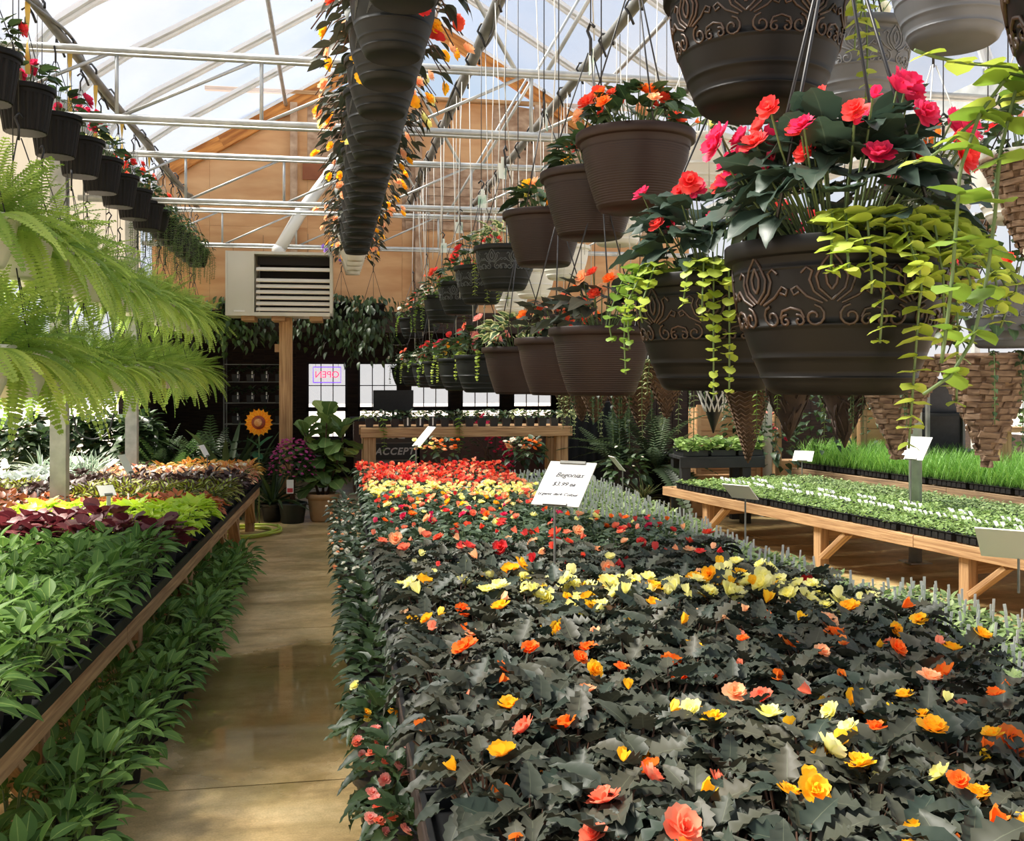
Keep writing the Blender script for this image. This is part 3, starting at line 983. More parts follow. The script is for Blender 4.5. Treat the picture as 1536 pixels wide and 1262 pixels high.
# ------------------------------------------------------------------ benches
def bench(name, label, p_far, p_near, depth, zt, side, wood, legs, braces=True, slats=True):
    """Wooden display bench: front rail from p_near to p_far, running `depth` back to `side` (+1 right, -1 left)."""
    a, c = Vector((*p_near, 0)), Vector((*p_far, 0))
    d = (c - a).normalized()
    nrm = Vector((d.y, -d.x, 0)) * side
    t = thing(name, label, 'bench', a)
    L = (c - a).length
    def W(s, q, z): return d * s + nrm * q + Vector((0, 0, z))
    n = max(1, round(L / 3.0))
    for i in range(n):
        board(W(L * i / n + .003, .02, zt - .045), W(L * (i + 1) / n - .003, .02, zt - .045), .04, .09, wood, 'rail', t)
        board(W(L * i / n + .003, depth - .02, zt - .045), W(L * (i + 1) / n - .003, depth - .02, zt - .045), .04, .09, wood, 'rail', t)
    for s in (.02, L - .02):
        board(W(s, .045, zt - .045), W(s, depth - .045, zt - .045), .04, .09, wood, 'end_rail', t)
    k = int(depth / .14)
    if slats:
        for i in range(k):
            board(W(.05, .08 + (depth - .16) * (i + .5) / k, zt - .012), W(L - .05, .08 + (depth - .16) * (i + .5) / k, zt - .012), .09, .02, wood, 'slat', t)
    for s in legs:
        for q in (.085, depth - .085):
            board(W(s, q, 0), W(s, q, zt - .03), .09, .09, wood, 'leg', t, up=(d.x, d.y, 0))
            if braces and q < .1:
                board(W(s - .36, .06, zt - .10), W(s - .06, .06, zt - .34), .04, .085, wood, 'brace', t, up=(nrm.x, nrm.y, 0))
        board(W(s, .13, zt - .17), W(s, depth - .13, zt - .17), .04, .09, wood, 'crossbar', t)
    return t, d, nrm, a

# left bench
def xl(y): return -1.09 + .029 * y
LBY0, LBY1 = 1.9, 10.95
bench('plant_bench', 'long low wooden bench on the left side carrying coleus and impatiens trays', (xl(LBY1), LBY1), (xl(LBY0), LBY0), 2.35, .45, -1, WOOD, [.4, 1.95, 3.5, 5.05, 5.9, 6.75, 7.6, 8.9])
# begonia bench
bench('plant_bench', 'wide wooden bench in the middle filled with rows of begonias', (.26, 11.0), (.22, 1.5), 2.62, .45, 1, WOODD, [.5, 2.5, 4.5, 6.5, 8.5])
# right bench
RB0 = Vector((4.92, 3.2)); RB1 = Vector((3.45, 10.2))
RBt, RBd, RBn, RBa = bench('plant_bench', 'long wooden bench on the right carrying trays of pale green seedlings', tuple(RB1), tuple(RB0), 2.0, .45, 1, WOOD, [.6, 2.55, 3.15, 4.7, 6.4])

# ------------------------------------------------------------------ bench plants: prototypes
def proto_leafy(Ts, m, n, R, H, size, seed, individual=False, pin=1.0, pout=-.3, pot=True, potz=0.0, flowers=(), stems=True, ltype='leaf'):
    r_ = random.Random(seed)
    Ms = dome(n, R, H, size, r_, pin, pout)
    base = .09
    Ms = [Matrix.Translation((0, 0, base)) @ M for M in Ms]
    parts = []
    if pot: parts.append(('pot', SQPOT))
    if stems:
        b = MB()
        for M in Ms[::2]:
            p = M.translation
            b.tube([(p.x * .15, p.y * .15, base), (p.x * .7, p.y * .7, base + (p.z - base) * .6), tuple(p)], .0028, 4, caps=False)
        parts.append(('stems', b.mesh('stems', STEMB if m in (LF['dark'], LF['burg'], LF['purple']) else STEMM), None, 'stuff'))
    if individual:
        me = singles(Ts, ltype, m)
        for i, M in enumerate(Ms): parts.append((ltype, me[i % len(me)], M))
    else:
        parts.append(('foliage', joined(Ts, Ms, m), None, 'stuff'))
    return parts

RL = random.Random(11)
IMP_N = [proto_leafy(LANCE, LF['imp'], 40, .25, .17, .086, 20 + i, True, 1.1, -.4) for i in range(5)]
IMP_F = [proto_leafy(LANCE, LF['imp'], 40, .24, .17, .082, 30 + i, False, 1.1, -.35) for i in range(4)]
def coleus(k, seed, size=.062, n=44, H=.15, R=.22, T=OVATE): return proto_leafy(T, LF[k], n, R, H, size, seed, False, 1.0, -.3)
COL_P = {k: [coleus(k, 40 + i * 3 + j) for j in range(2)] for i, k in enumerate(('burg', 'rust', 'brown', 'limedark', 'purple', 'mixp', 'mixy'))}
COL_P['burg'] = [proto_leafy(ROUND, LF['burg'], 34, .23, .2, .075, 70 + j, True, .9, -.2) for j in range(2)]
COL_P['lime'] = [proto_leafy(HEART, LF['lime'], 44, .23, .16, .07, 80 + j, True, .9, -.4) for j in range(2)]
COL_P['silver'] = [coleus('silver', 90, .08, 30)]
COL_P['stripe'] = [proto_leafy(STRAP, LF['stripe'], 26, .12, .12, .22, 92, False, 1.35, .5)]
DESC = {'imp': 'green pointed-leaf impatiens', 'burg': 'burgundy round-leaf coleus', 'lime': 'bright lime sweet potato vine', 'rust': 'rust-orange coleus', 'brown': 'brown-orange coleus',
        'limedark': 'lime-centred dark coleus', 'purple': 'dark purple coleus', 'mixp': 'pink and cream coleus', 'mixy': 'yellow and amber coleus', 'silver': 'silver dusty miller', 'stripe': 'silver-striped spider plant'}
TRAY_B = tray_mesh(.52, .27)
WTAG = MB(); WTAG.box((0, 0, .05), (.018, .0015, .10)); WTAGM = WTAG.mesh('plant_tag', TAGW)

def kind_left(x, y, i):
    D = x * ST + y * CT
    inner = i >= 6        # further from the aisle
    if D < 5.6: return 'imp'
    if D < 6.15: return 'burg' if i < 7 else 'purple'
    if D < 7.1: return 'lime' if i < 6 else ('brown' if i < 10 else 'burg')
    if D < 7.55: return 'rust' if i < 4 else ('brown' if i > 5 else 'rust')
    if D < 8.7: return 'limedark' if not (6 <= i <= 7) else 'purple'
    if D < 9.35: return 'purple' if i < 8 else 'silver'
    if D < 10.0: return ('mixp' if i < 7 else ('stripe' if i < 9 else 'silver'))
    return 'mixy' if i < 5 else ('purple' if i < 8 else 'stripe')

row = 0
y = 2.35
count = {}
while y < 10.9:
    row += 1
    for i in range(11):
        x = xl(y) - .085 - i * .205
        D = x * ST + y * CT
        u = (x * CT - y * ST) / D
        if u < -.60: break
        k = kind_left(x, y, i)
        if k == 'imp':
            P = IMP_N[RL.randrange(5)] if D < 5.2 else IMP_F[RL.randrange(4)]
            sc = RL.uniform(.95, 1.1)
        else:
            P = COL_P[k][RL.randrange(len(COL_P[k]))]; sc = RL.uniform(.95, 1.12)
        count[(row, k)] = count.get((row, k), 0) + 1
        o = plant('%s_plant' % {'imp': 'impatiens', 'lime': 'sweet_potato', 'silver': 'dusty_miller', 'stripe': 'spider'}.get(k, 'coleus'),
                  '%s on the left bench, %s row back, %s from the aisle' % (DESC[k], NTH[row - 1], NTH[i]), 'plant', P,
                  (x + RL.uniform(-.02, .02), y + RL.uniform(-.02, .02), .462), RL.uniform(0, 6.28), '%s on the left bench' % DESC[k], sc)
        if k in ('brown', 'rust', 'burg', 'purple', 'mixp') and RL.random() < .55:
            obj('plant_tag', WTAGM, o, Matrix.Translation((RL.uniform(-.05, .05), -.06, .17)) @ Matrix.Rotation(RL.uniform(-.6, .6), 4, 'Z'))
        if k == 'mixp' and RL.random() < .5:
            for q in range(2):
                obj('flower', SMALLF['white'], o, X((RL.uniform(-.08, .08), RL.uniform(-.08, .08), .26), RL.uniform(0, 6), -.3, 0, .05))
    if row % 2 == 1 and True:
        for i in range(9):
            x = xl(y) - .115 - i * .275
            D = x * ST + y * CT
            if (x * CT - y * ST) / D < -.58 or (i > 0 and D > 7): break
            t = obj('growing_tray', TRAY_B, None, Matrix.Translation((x, y + .1, .452)) @ Matrix.Rotation(-.029, 4, 'Z'))
            tag(t, 'black growing tray on the left bench, %s from the aisle, under the %s plant row' % (NTH[i], NTH[row - 1]), 'tray', 'black growing trays')
    y += .215 if y < 5.5 else .225
# a pink impatiens bloom at the frame edge and white flowers behind the green block
for px, py, D, k, s in ((2, 862, 4.9, 'pink', .05),):
    o = obj('flower_head', FLW['pink'][0], None, X(at(px, py, D), 0, 0, 0, s)); tag(o, 'single pink impatiens bloom above the green leaves on the left bench', 'flower')
for i, (px, py, D) in enumerate(((30, 818, 5.9), (45, 812, 5.95), (62, 806, 6.0), (72, 800, 6.1), (108, 768, 7.0), (118, 776, 6.9))):
    P = [('pot', SQPOT)] + [('flower', FLW['white'][q % 2], X((.05 * math.cos(q * 2), .05 * math.sin(q * 2), .17 + .02 * (q % 3)), q, .0, 0, .055)) for q in range(5)]
    p = at(px, py, D); p.z = .462
    b = MB()
    for q in range(9): b.leaf(OVATE[q % 3], X((0, 0, .1), q * 2.4, .5, 0, .07))
    P.append(('foliage', b.mesh('foliage', LF['imp'], True), None, 'stuff'))
    plant('impatiens_plant', '%s small white-flowered plant behind the green impatiens block, counted from the frame edge' % NTH[i], 'plant', P, p, i, 'white-flowered plants on the left bench')

# ------------------------------------------------------------------ floor rows beside the aisle
FLP = [proto_leafy(LANCE, LF['imp'], 40, .25, .16, .086, 120 + i, True, 1.15, -.3) for i in range(5)]
FLPF = [proto_leafy(LANCE, LF['imp'], 40, .25, .16, .086, 130 + i, False, 1.15, -.3) for i in range(3)]
y, row = 2.75, 0
while y < 8.3:
    row += 1
    for i in range(2):
        x = xl(y) - .02 + i * .18 - (.03 if y > 6 else 0)
        plant('impatiens_plant', 'green impatiens on the floor by the left bench, %s from the front, %s line' % (NTH[row - 1], ('bench-side', 'aisle-side')[i]), 'plant',
              (FLP if y < 6.2 else FLPF)[RL.randrange(3)], (x + RL.uniform(-.02, .02), y + RL.uniform(-.03, .03), .001), RL.uniform(0, 6.28), 'green impatiens along the left of the aisle', RL.uniform(.95, 1.15))
    y += .235

def big_pot(r0, r1, h, m, name='pot', rim=True):
    pr = [(r0, 0), (r0 * .3 + r1 * .7, h * .75), (r1, h - .03)]
    pr += [(r1 + .008, h - .03), (r1 + .01, h)] if rim else [(r1, h)]
    return lathe_mesh(name, pr, m, 24)
FPOT = big_pot(.07, .09, .16, BLACKP)
def proto_floor_beg(leafk, fl, nl, nf, seed, H=.26, sz=.09, T=JAGGED, R=.2, fs=.042):
    r_ = random.Random(seed)
    Ms = [Matrix.Translation((0, 0, .14)) @ M for M in dome(nl, R, H, sz, r_, .9, -.5)]
    P = [('pot', FPOT), ('soil', soil_mesh(.085, .145)), ('foliage', joined(T, Ms, LF[leafk], stems=False), None, 'stuff')]
    if leafk == 'deep' and seed < 235:
        me = singles(T, 'leaf', LF[leafk])
        P[-1:] = [('leaf', me[i % len(me)], M) for i, M in enumerate(Ms)]
    for i in range(nf):
        a = r_.uniform(0, 6.28); rr = R * r_.uniform(.2, .75)
        P.append(('flower', FLW[fl[i % len(fl)]][i % 2], X((rr * math.cos(a), rr * math.sin(a), .14 + H * r_.uniform(.7, 1.05)), a, r_.uniform(-.9, .1), 0, fs * r_.uniform(.8, 1.25))))
    return P
FB = {'pink': [proto_floor_beg('deep', ['pink', 'coral', 'pink'], 30, 12, 200 + i, fs=.04) for i in range(2)],
      'green': [proto_floor_beg('deep', ['white'], 46, 1, 210 + i, T=OVATE, sz=.075) for i in range(3)],
      'white': [proto_floor_beg('dark2', ['white', 'white', 'peach'], 34, 8, 220 + i, T=OVATE, sz=.07, fs=.034) for i in range(3)],
      'yellow': [proto_floor_beg('deep', ['pale_yellow', 'yellow'], 30, 5, 230)]}
FD = {'pink': 'pink double begonia in a black pot', 'green': 'dense green bedding plant in a black pot', 'white': 'white-flowered begonia in a black pot', 'yellow': 'yellow-flowered begonia in a black pot'}
y, row = 2.85, 0
while y < 10.2:
    row += 1
    k = 'pink' if y < 3.7 else ('green' if y < 6.0 else 'white')
    if row == 4: k = 'yellow'
    for i in range(1 if y < 3.2 else 1):
        plant('begonia_plant' if k != 'green' else 'bedding_plant', '%s right of the aisle, %s from the front' % (FD[k], NTH[row - 1]), 'plant', FB[k][RL.randrange(len(FB[k]))],
              (.235 - .014 * y + RL.uniform(-.01, .01), y, .001), RL.uniform(0, 6.28), FD[k] + 's beside the aisle', RL.uniform(.95, 1.1))
    y += .27

# ------------------------------------------------------------------ begonia bench
def proto_begonia(leafk, n, H, size, seed, individual, R=.21, T=JAGGED):
    return proto_leafy(T, LF[leafk], n, R, H, size, seed, individual, .75, -.55, True)
BEG_N = [proto_begonia('dark', 36, .135, .08, 300 + i, True) for i in range(6)]
BEG_F = [proto_begonia('dark', 34, .12, .075, 310 + i, False) for i in range(4)]
BEG_G = [proto_begonia('dark2', 38, .11, .055, 320 + i, False, T=OVATE) for i in range(4)]
def zone(x, y):
    """Flower colours, blooms per plant and bloom size by place on the bench."""
    D = x * ST + y * CT
    if D < 2.75: return ('near', ['yellow', 'pale_yellow', 'orange', 'yellow'] if x > .95 else ['orange', 'coral', 'yellow'], 2.8 if x > .95 else 1.5, .05)
    if D < 3.55: return ('near', ['orange', 'orange', 'coral', 'yellow', 'peach'], 1.25, .052)
    if D < 3.95: return ('near', ['yellow', 'orange', 'peach', 'yellow'], 1.2, .055)
    if D < 4.55: return ('near', ['pale_yellow', 'pale_yellow', 'yellow', 'pale_yellow'], 6.0 if .75 < x < 2.0 else 1.6, .062)
    if D < 5.2: return ('mid', ['red', 'peach', 'pale_yellow'], .8, .055)
    if D < 6.3: return ('mid', ['scarlet', 'peach', 'coral', 'red'], 1.3, .055)
    if D < 7.2: return ('far', ['red', 'coral', 'pale_yellow', 'magenta', 'orange'], 2.2, .052)
    if D < 7.9: return ('far', ['coral', 'yellow', 'red', 'peach', 'pale_yellow'], 4.0, .05)
    if D < 8.7: return ('far', ['pale_yellow', 'pale_yellow', 'pale_yellow', 'peach'], 11, .052)
    if D < 10.9: return ('far', ['scarlet', 'red', 'coral', 'red', 'coral', 'peach', 'scarlet'], 12, .05)
    return ('far', ['orange', 'pale_yellow', 'red', 'peach'], 5, .05)
def xr(y): return 2.92 - .11 * (y - 3.9) if y < 7 else 2.6
def xsplit(y):
    if y < 5.3: return 2.18
    if y < 6.6: return 2.08
    return 1.62
RB = random.Random(5)
y, row = 1.68, 0
while y < 10.8:
    row += 1
    i = 0
    x = .34 + (row % 2) * .05
    while x < xsplit(y):
        D = x * ST + y * CT
        u = (x * CT - y * ST) / D
        if u > .60: break
        kz, fl, nf, fs = zone(x, y)
        sq = .2 if D < 5.2 else .21
        P = (BEG_N if D < 4.7 else BEG_F if D < 5.6 else BEG_G)
        P = P[RB.randrange(len(P))]
        col = max(set(fl), key=fl.count)
        hue = {'yellow': 'yellow', 'pale_yellow': 'pale yellow', 'orange': 'orange', 'coral': 'coral', 'red': 'red', 'scarlet': 'scarlet', 'peach': 'peach', 'magenta': 'magenta'}[col]
        leafw = 'bronze-leaved' if D < 5.6 else 'green-leaved'
        o = plant('begonia_plant', '%s begonia, %s flowers, %s from the aisle in the %s bench row' % (leafw, hue, NTH[i], NTH[row - 1]), 'plant', P,
                  (x + RB.uniform(-.02, .02), y + RB.uniform(-.02, .02), .462), RB.uniform(0, 6.28), '%s begonias with %s flowers on the middle bench' % (leafw, hue), RB.uniform(.92, 1.12))
        n = int(nf) + (RB.random() < nf - int(nf))
        for q in range(n):
            c = RB.choice(fl)
            a = RB.uniform(0, 6.28); rr = .11 * RB.random() ** .5
            tow = math.atan2(-x, -y)
            me = FLW[c][q % 2] if RB.random() < .62 else BUD[c]
            nm = 'flower' if me.name.startswith('flower') else 'bud'
            # blooms stand above the leaves, tipped outwards and to the light
            M = Matrix.Translation((rr * math.cos(a), rr * math.sin(a), .09 + (.125 if D < 5.6 else .11) + RB.uniform(-.02, .05))) @ Matrix.Rotation(RB.uniform(0, 6.28), 4, 'Z') @ Matrix.Rotation(RB.uniform(.1, 1.1), 4, 'X') @ Matrix.Diagonal((fs * (1.3 if D < 6 else 1.1),) * 3 + (1,))
            M = M @ Matrix.Diagonal((RB.uniform(.8, 1.25),) * 3 + (1,))
            obj(nm, me, o, M)
        i += 1
        x += sq
    y += .2 if y < 5 else .212
# trays along the aisle edge of the begonia bench
for i in range(17):
    t = obj('growing_tray', TRAY_B, None, Matrix.Translation((.36, 1.85 + i * .53, .452)))
    tag(t, 'black growing tray on the aisle edge of the begonia bench, %s from the front' % NTH[i], 'tray', 'black growing trays under the begonias')

# ------------------------------------------------------------------ trays of young plants with grey label sticks
STK = MB(); STK.box((0, 0, .048), (.013, .0016, .096)); STKM = STK.mesh('label_stick', STICK)
def plug_tray(W, L, nx, ny, leafk, size, n, seed, H=.04, T=OVATE):
    r_ = random.Random(seed)
    b = MB()
    for i in range(nx):
        for j in range(ny):
            cx, cy = -W / 2 + W * (i + .5) / nx, -L / 2 + L * (j + .5) / ny
            for q in range(n):
                b.leaf(T[q % len(T)], X((cx + r_.uniform(-.01, .01), cy + r_.uniform(-.01, .01), .05 + r_.uniform(0, H)), r_.uniform(0, 6.28), r_.uniform(-.1, 1.0), r_.uniform(-.4, .4), size * r_.uniform(.7, 1.3)))
    return b.mesh('foliage', LF[leafk], True)
TR_S = tray_mesh(.5, .26, .05, (3, 6))
SEEDF = [plug_tray(.26, .5, 4, 8, 'seed', .042, 6, 400 + i, .05) for i in range(3)]
RS = random.Random(9)
y, row = 3.1, 0
while y < 10.6:
    row += 1
    x = xsplit(y + .1) + .10
    i = 0
    while x < xr(y) - .05:
        D = x * ST + y * CT
        if (x * CT - y * ST) / D < .60:
            t = thing('seedling_tray', 'seedling tray with grey label sticks, %s across in its block, %s row back' % (NTH[i], NTH[row - 1]), 'tray', (x, y + .25, .455), RS.uniform(-.03, .03), 'seedling trays with grey label sticks')
            obj('tray', TR_S, t)
            f = obj('foliage', SEEDF[RS.randrange(3)], t); f['kind'] = 'stuff'
            for a in range(4):
                for c in range(5):
                    if RS.random() < .86:
                        s = obj('label_stick', STKM, t, Matrix.Translation((-.10 + a * .066 + RS.uniform(-.008, .008), -.2 + c * .1 + RS.uniform(-.012, .012), .055)) @ Matrix.Rotation(RS.uniform(-.5, .5), 4, 'Z') @ Matrix.Rotation(RS.uniform(-.15, .15), 4, 'Y'))
        i += 1
        x += .272
    y += .515

# ------------------------------------------------------------------ right bench: plug trays, white tags, grass
TR_P = tray_mesh(.5, .27, .06, (4, 8))
PLUGF = [plug_tray(.27, .5, 6, 11, 'plug', .03, 5, 420 + i, .035) for i in range(3)]
PLUGW = [plug_tray(.27, .5, 6, 11, 'seed', .03, 5, 430 + i, .035) for i in range(2)]
def rbp(s, q, z): return Vector((RB0.x, RB0.y, 0)) + RBd * s + RBn * q + Vector((0, 0, z))
RAZ = math.atan2(-RBd.x, RBd.y)
STG = MB(); STG.box((0, 0, .02), (.03, .002, .045)); STGM = STG.mesh('white_tag', TAGW)
nr = 0
for ci in range(7):
    q = .15 + ci * .28
    for ri in range(13):
        s = .3 + ri * .53
        p = rbp(s, q, .455)
        D = p.x * ST + p.y * CT
        if (p.x * CT - p.y * ST) / D > .60 or D < 2: continue
        if ci >= 6: continue
        t = thing('plug_tray', 'green plug tray on the right bench, %s from the rail, %s from the near end' % (NTH[ci], NTH[ri]), 'tray', p, RAZ, 'green plug trays on the right bench')
        obj('tray', TR_P, t)
        f = obj('foliage', RS.choice(PLUGF if ci < 4 else PLUGW), t); f['kind'] = 'stuff'
        if ci in (1, 2):
            for a in range(8 if ci == 1 else 5):
                obj('white_tag', STGM, t, Matrix.Translation((RS.uniform(-.02, .02) + .1, -.22 + a * .058, .07)) @ Matrix.Rotation(RS.uniform(-.4, .4), 4, 'Z') @ Matrix.Rotation(-.7, 4, 'X'))
bench('plant_bench', 'second right bench behind the plug trays carrying the tall grass', (5.55, 11.6), (7.1, 4.2), 1.6, .5, 1, WOODG, [.6, 2.5, 4.5, 6.8], False)
def grass_tray(seed, L=.5, W=.27, n=420, h=.30):
    r_ = random.Random(seed); b = MB()
    for i in range(n):
        b.leaf(BLADE, X((r_.uniform(-W / 2, W / 2), r_.uniform(-L / 2, L / 2), .05), r_.uniform(0, 6.28), r_.uniform(1.0, 1.5), 0, h * r_.uniform(.6, 1.2)))
    return b.mesh('blades', LF['grass'], True)
GR = [grass_tray(1), grass_tray(2)]
d2 = Vector((5.55 - 7.1, 11.6 - 4.2, 0)).normalized(); n2 = Vector((d2.y, -d2.x, 0))
gi = 0
for ci in range(4):
    for ri in range(14):
        p = Vector((7.1, 4.2, 0)) + d2 * (.3 + ri * .53) + n2 * (.17 + ci * .3)
        D = p.x * ST + p.y * CT
        if (p.x * CT - p.y * ST) / D > .58: continue
        p.z = .51
        tall = ri > 5
        t = thing('grass_tray' if tall else 'plug_tray', ('tray of tall fine grass on the second right bench, %s across, %s along' if tall else 'low green tray on the second right bench, %s across, %s along') % (NTH[ci], NTH[ri]), 'tray', p, math.atan2(-d2.x, d2.y), 'grass trays on the second right bench' if tall else 'low trays on the second right bench')
        obj('tray', TR_P, t)
        f = obj('blades' if tall else 'foliage', RS.choice(GR) if tall else RS.choice(PLUGF), t); f['kind'] = 'stuff'

# ------------------------------------------------------------------ price signs on stakes
def stake_sign(label, base, ztop, yaw, tilt, w, h, text=None, cat='sign', post=.006, pm=None, bm=None):
    t = thing('price_sign', label, cat, base, yaw)
    H = ztop - base[2]
    b = MB()
    if post > .01: b.box((0, 0, H / 2), (post * 2, post * 1.2, H))
    else: b.tube([(0, 0, 0), (0, 0, H)], post, 6)
    obj('stake', b.mesh('stake', pm or STEELD), t)
    Mt = Matrix.Translation((0, 0, H)) @ Matrix.Rotation(-tilt, 4, 'X')
    b = MB(); b.box((0, .0, h / 2), (w, .006, h)); bd = obj('board', b.mesh('board', bm or TAGW), t, Mt)
    b = MB(); b.box((0, -.006, .006), (w * .5, .012, .014)); obj('clip', b.mesh('clip', STEELD), t, Mt)
    if text:
        for s, xx, zz, sz, sh in text:
            obj('lettering', text_mesh(s, sz, INK, sh, .0006), bd, Matrix.Translation((xx, -.0045, zz)) @ Matrix.Rotation(PI / 2, 4, 'X'))
        b = MB(); b.box((0, -.006, h - .008), (w * .55, .01, .016)); obj('clip', b.mesh('clip', STEELD), t, Mt)
    return t
p = at(832, 882, 4.75)
stake_sign('white tilted price card with handwriting, standing among the begonias', (p.x, p.y, p.z), at(832, 759, 4.75).z, -.68, .84, .25, .285,
           [('Begonias', 0.01, .195, .042, .35), ('$3.99 ea', 0, .135, .036, .35), ('organic dark Colour', -.01, .07, .026, .35)])
for (lab, px, py, D, pt, yaw, tilt, w, h) in (
        ('grey-backed tilted card on a stake between the seedlings and the right bench', 1118, 815, 6.6, 748, 2.2, .9, .2, .16),
        ('dark-backed tilted card on a stake nearest the right frame edge', 1528, 890, 4.4, 838, 2.4, .95, .3, .26),
        ('thin dark card seen edge-on beside the big grey planter', 934, 735, 8.6, 706, 1.6, .7, .16, .16),
        ('white card on a stake with a steel pipe behind it', 1366, 755, 8.3, 690, -1.0, .8, .2, .26),
        ('small white card in front of the tall grass', 1203, 712, 10.3, 692, -.7, .8, .2, .14),
        ('white card edge-on over the red begonias by the payment board', 624, 716, 9.9, 670, -1.2, .75, .17, .26),
        ('white slim card on a stake in the dark coleus on the left bench', 196, 745, 8.2, 710, 1.3, .5, .12, .17),
        ('thin white card by the yellow coleus at the back of the left bench', 311, 705, 10.1, 685, 1.35, .5, .14, .13),
        ('small white card lying low among the striped plants on the left bench', 122, 705, 9.6, 697, .9, .9, .12, .12),
        ('small pale card low by the white pipe rack', 158, 706, 9.8, 702, -.9, 1.0, .12, .14)):
    p = at(px, py, D)
    stake_sign(lab, (p.x, p.y, p.z), at(px, pt, D).z, yaw, tilt, w, h)
p = at(163, 800, 6.4)
stake_sign('blank white card on a thick white stake above the lime plants', (p.x, p.y, p.z - .05), at(160, 744, 6.4).z, .5, .95, .1, .1, None, 'sign', .012, WHITEP)

# ------------------------------------------------------------------ hanging pots
RH = random.Random(21)
def barrel(t):
    return .62 + .345 * math.sin(max(0, min(t, .88)) / .88 * PI / 2) ** .9
def pot_banded(R, h, m, bands=True, seg=40):
    P = [(0, .58), (.012, .61)]
    rings = (.115, .235, .435, .80)
    zs = sorted([.03 + .85 * i / 20 for i in range(21)] + [q + s for q in rings for s in (-.008, 0, .012, .02)])
    for z in zs:
        bump = .009 if bands and any(q - .001 <= z <= q + .0125 for q in rings) else 0.0
        P.append((z, barrel(z) + bump))
    P += [(.885, 1.03), (.895, 1.05), (.99, 1.05), (1.0, 1.04)]
    return lathe_mesh('pot', [(r * R, z * h) for z, r in P], m, seg)
def band_r(R, h, z):
    return R * barrel(z / h)
def pot_lined(R, h, m, n=26):
    P = [(0, .62), (.02, .65)]
    for i in range(n):
        t = .05 + .80 * i / n
        r = .65 + .30 * math.sin(t * 1.55)
        P += [(t, r), (t + .011, r + .012), (t + .022, r + .006)]
    P += [(.87, .955), (.875, 1.02), (.89, 1.05), (.99, 1.05), (1.0, 1.04)]
    return lathe_mesh('pot', [(r * R, z * h) for z, r in P], m, 40)
def pot_ribbed(R, h, m):
    b = MB()
    P = [(0, .70), (.02, .74), (.5, .86), (.88, .95)]
    b.lathe([(r * R, z * h) for z, r in P], 96, rib=(4, .018))
    b.lathe([(.95 * R, .88 * h), (1.03 * R, .88 * h), (1.05 * R, .9 * h), (1.05 * R, h), (1.0 * R, h), (.96 * R, .8 * h)], 48, cap0=False)
    return b.mesh('pot', m)
def pot_plain(R, h, m, taper=.66):
    P = [(0, taper - .03), (.03, taper), (.25, taper + .12), (.28, taper + .15), (.85, .96), (.86, 1.02), (.99, 1.05), (1, 1.03)]
    return lathe_mesh('pot', [(r * R, z * h) for z, r in P], m, 32)
def pot_terrace(R, h, m):
    P = [(0, .5)]
    for i in range(6):
        z = (i + 1) / 7
        P += [(z - .02, .52 + .46 * i / 6), (z, .56 + .46 * i / 6)]
    P += [(.9, .96), (.91, 1.05), (1, 1.05)]
    return lathe_mesh('pot', [(r * R, z * h) for z, r in P], m, 32)

def spiral(cx, cy, r, turns, a0, sgn, n=14):
    return [(cx + sgn * r * (1 - .8 * i / n) * math.cos(a0 + turns * 2 * PI * i / n), cy + r * (1 - .8 * i / n) * math.sin(a0 + turns * 2 * PI * i / n)) for i in range(n + 1)]
MOTIF_A, MOTIF_B = [], []
for s in (-1, 1):
    MOTIF_A += [[(0, .080), (s * .012, .064), (s * .021, .046), (s * .017, .030), (0, .014)],
                [(0, .064), (s * .008, .048), (s * .006, .036), (0, .028)],
                [(s * .006, .012), (s * .024, .026), (s * .030, .042), (s * .026, .054), (s * .034, .060), (s * .042, .052)],
                [(s * .012, .010), (s * .034, .020), (s * .048, .034), (s * .056, .030), (s * .052, .022), (s * .044, .026)],
                spiral(s * .024, -.008, .016, 1.3, 1.6, s)]
    MOTIF_B += [spiral(s * .010, -.010, .009, 1.1, 1.2, -s, 10)]
MOTIF_B += [[(-.018, -.006), (-.014, .004), (0, .008), (.014, .004), (.018, -.006)]]
def motif_mesh(lines, R, h, zc, k, m, rt=.0022):
    b = MB()
    for ln in lines:
        pts = []
        for s, t in ln:
            z = zc + t * k
            r = band_r(R, h, z) + .001
            a = s * k / r
            pts.append((r * math.cos(a), r * math.sin(a), z))
        b.tube(pts, rt * k, 5, caps=False)
    return b.mesh('relief_motif', m, True)
def emboss_parts(R, h, m, n=8):
    k = h / .27
    A = motif_mesh(MOTIF_A, R, h, .53 * h, k * 1.22, m); B = motif_mesh(MOTIF_B, R, h, .515 * h, k * 1.22, m)
    out = []
    for i in range(n):
        a = 2 * PI * i / n
        out.append(('relief_motif', A, Matrix.Rotation(a, 4, 'Z')))
        out.append(('relief_motif', B, Matrix.Rotation(a + PI / n, 4, 'Z')))
    return out

def hanger_parts(R, h, up, mt=WIRE, rod=0.0, n=3, w=.0028):
    """Wires from the rim to one point `up` above it, a hook there and, if asked, a rod on to the pipe."""
    out = []
    for i in range(n):
        a = 2 * PI * i / n + .5
        b = MB(); b.tube([(R * math.cos(a), R * math.sin(a), h - .01), (.01 * math.cos(a), .01 * math.sin(a), h + up)], w, 5)
        out.append(('hanger_wire', b.mesh('hanger_wire', mt, True)))
    b = MB(); b.tube([(0, 0, h + up - .01), (0, 0, h + up + .05), (.018, 0, h + up + .085), (0, 0, h + up + .11), (-.02, 0, h + up + .09)], .006, 6)
    out.append(('hook', b.mesh('hook', BLACKP, True)))
    if rod > 0:
        b = MB(); b.tube([(0, 0, h + up + .10), (0, 0, h + up + .10 + rod)], .0025, 5)
        out.append(('hanger_rod', b.mesh('hanger_rod', mt, True)))
    return out

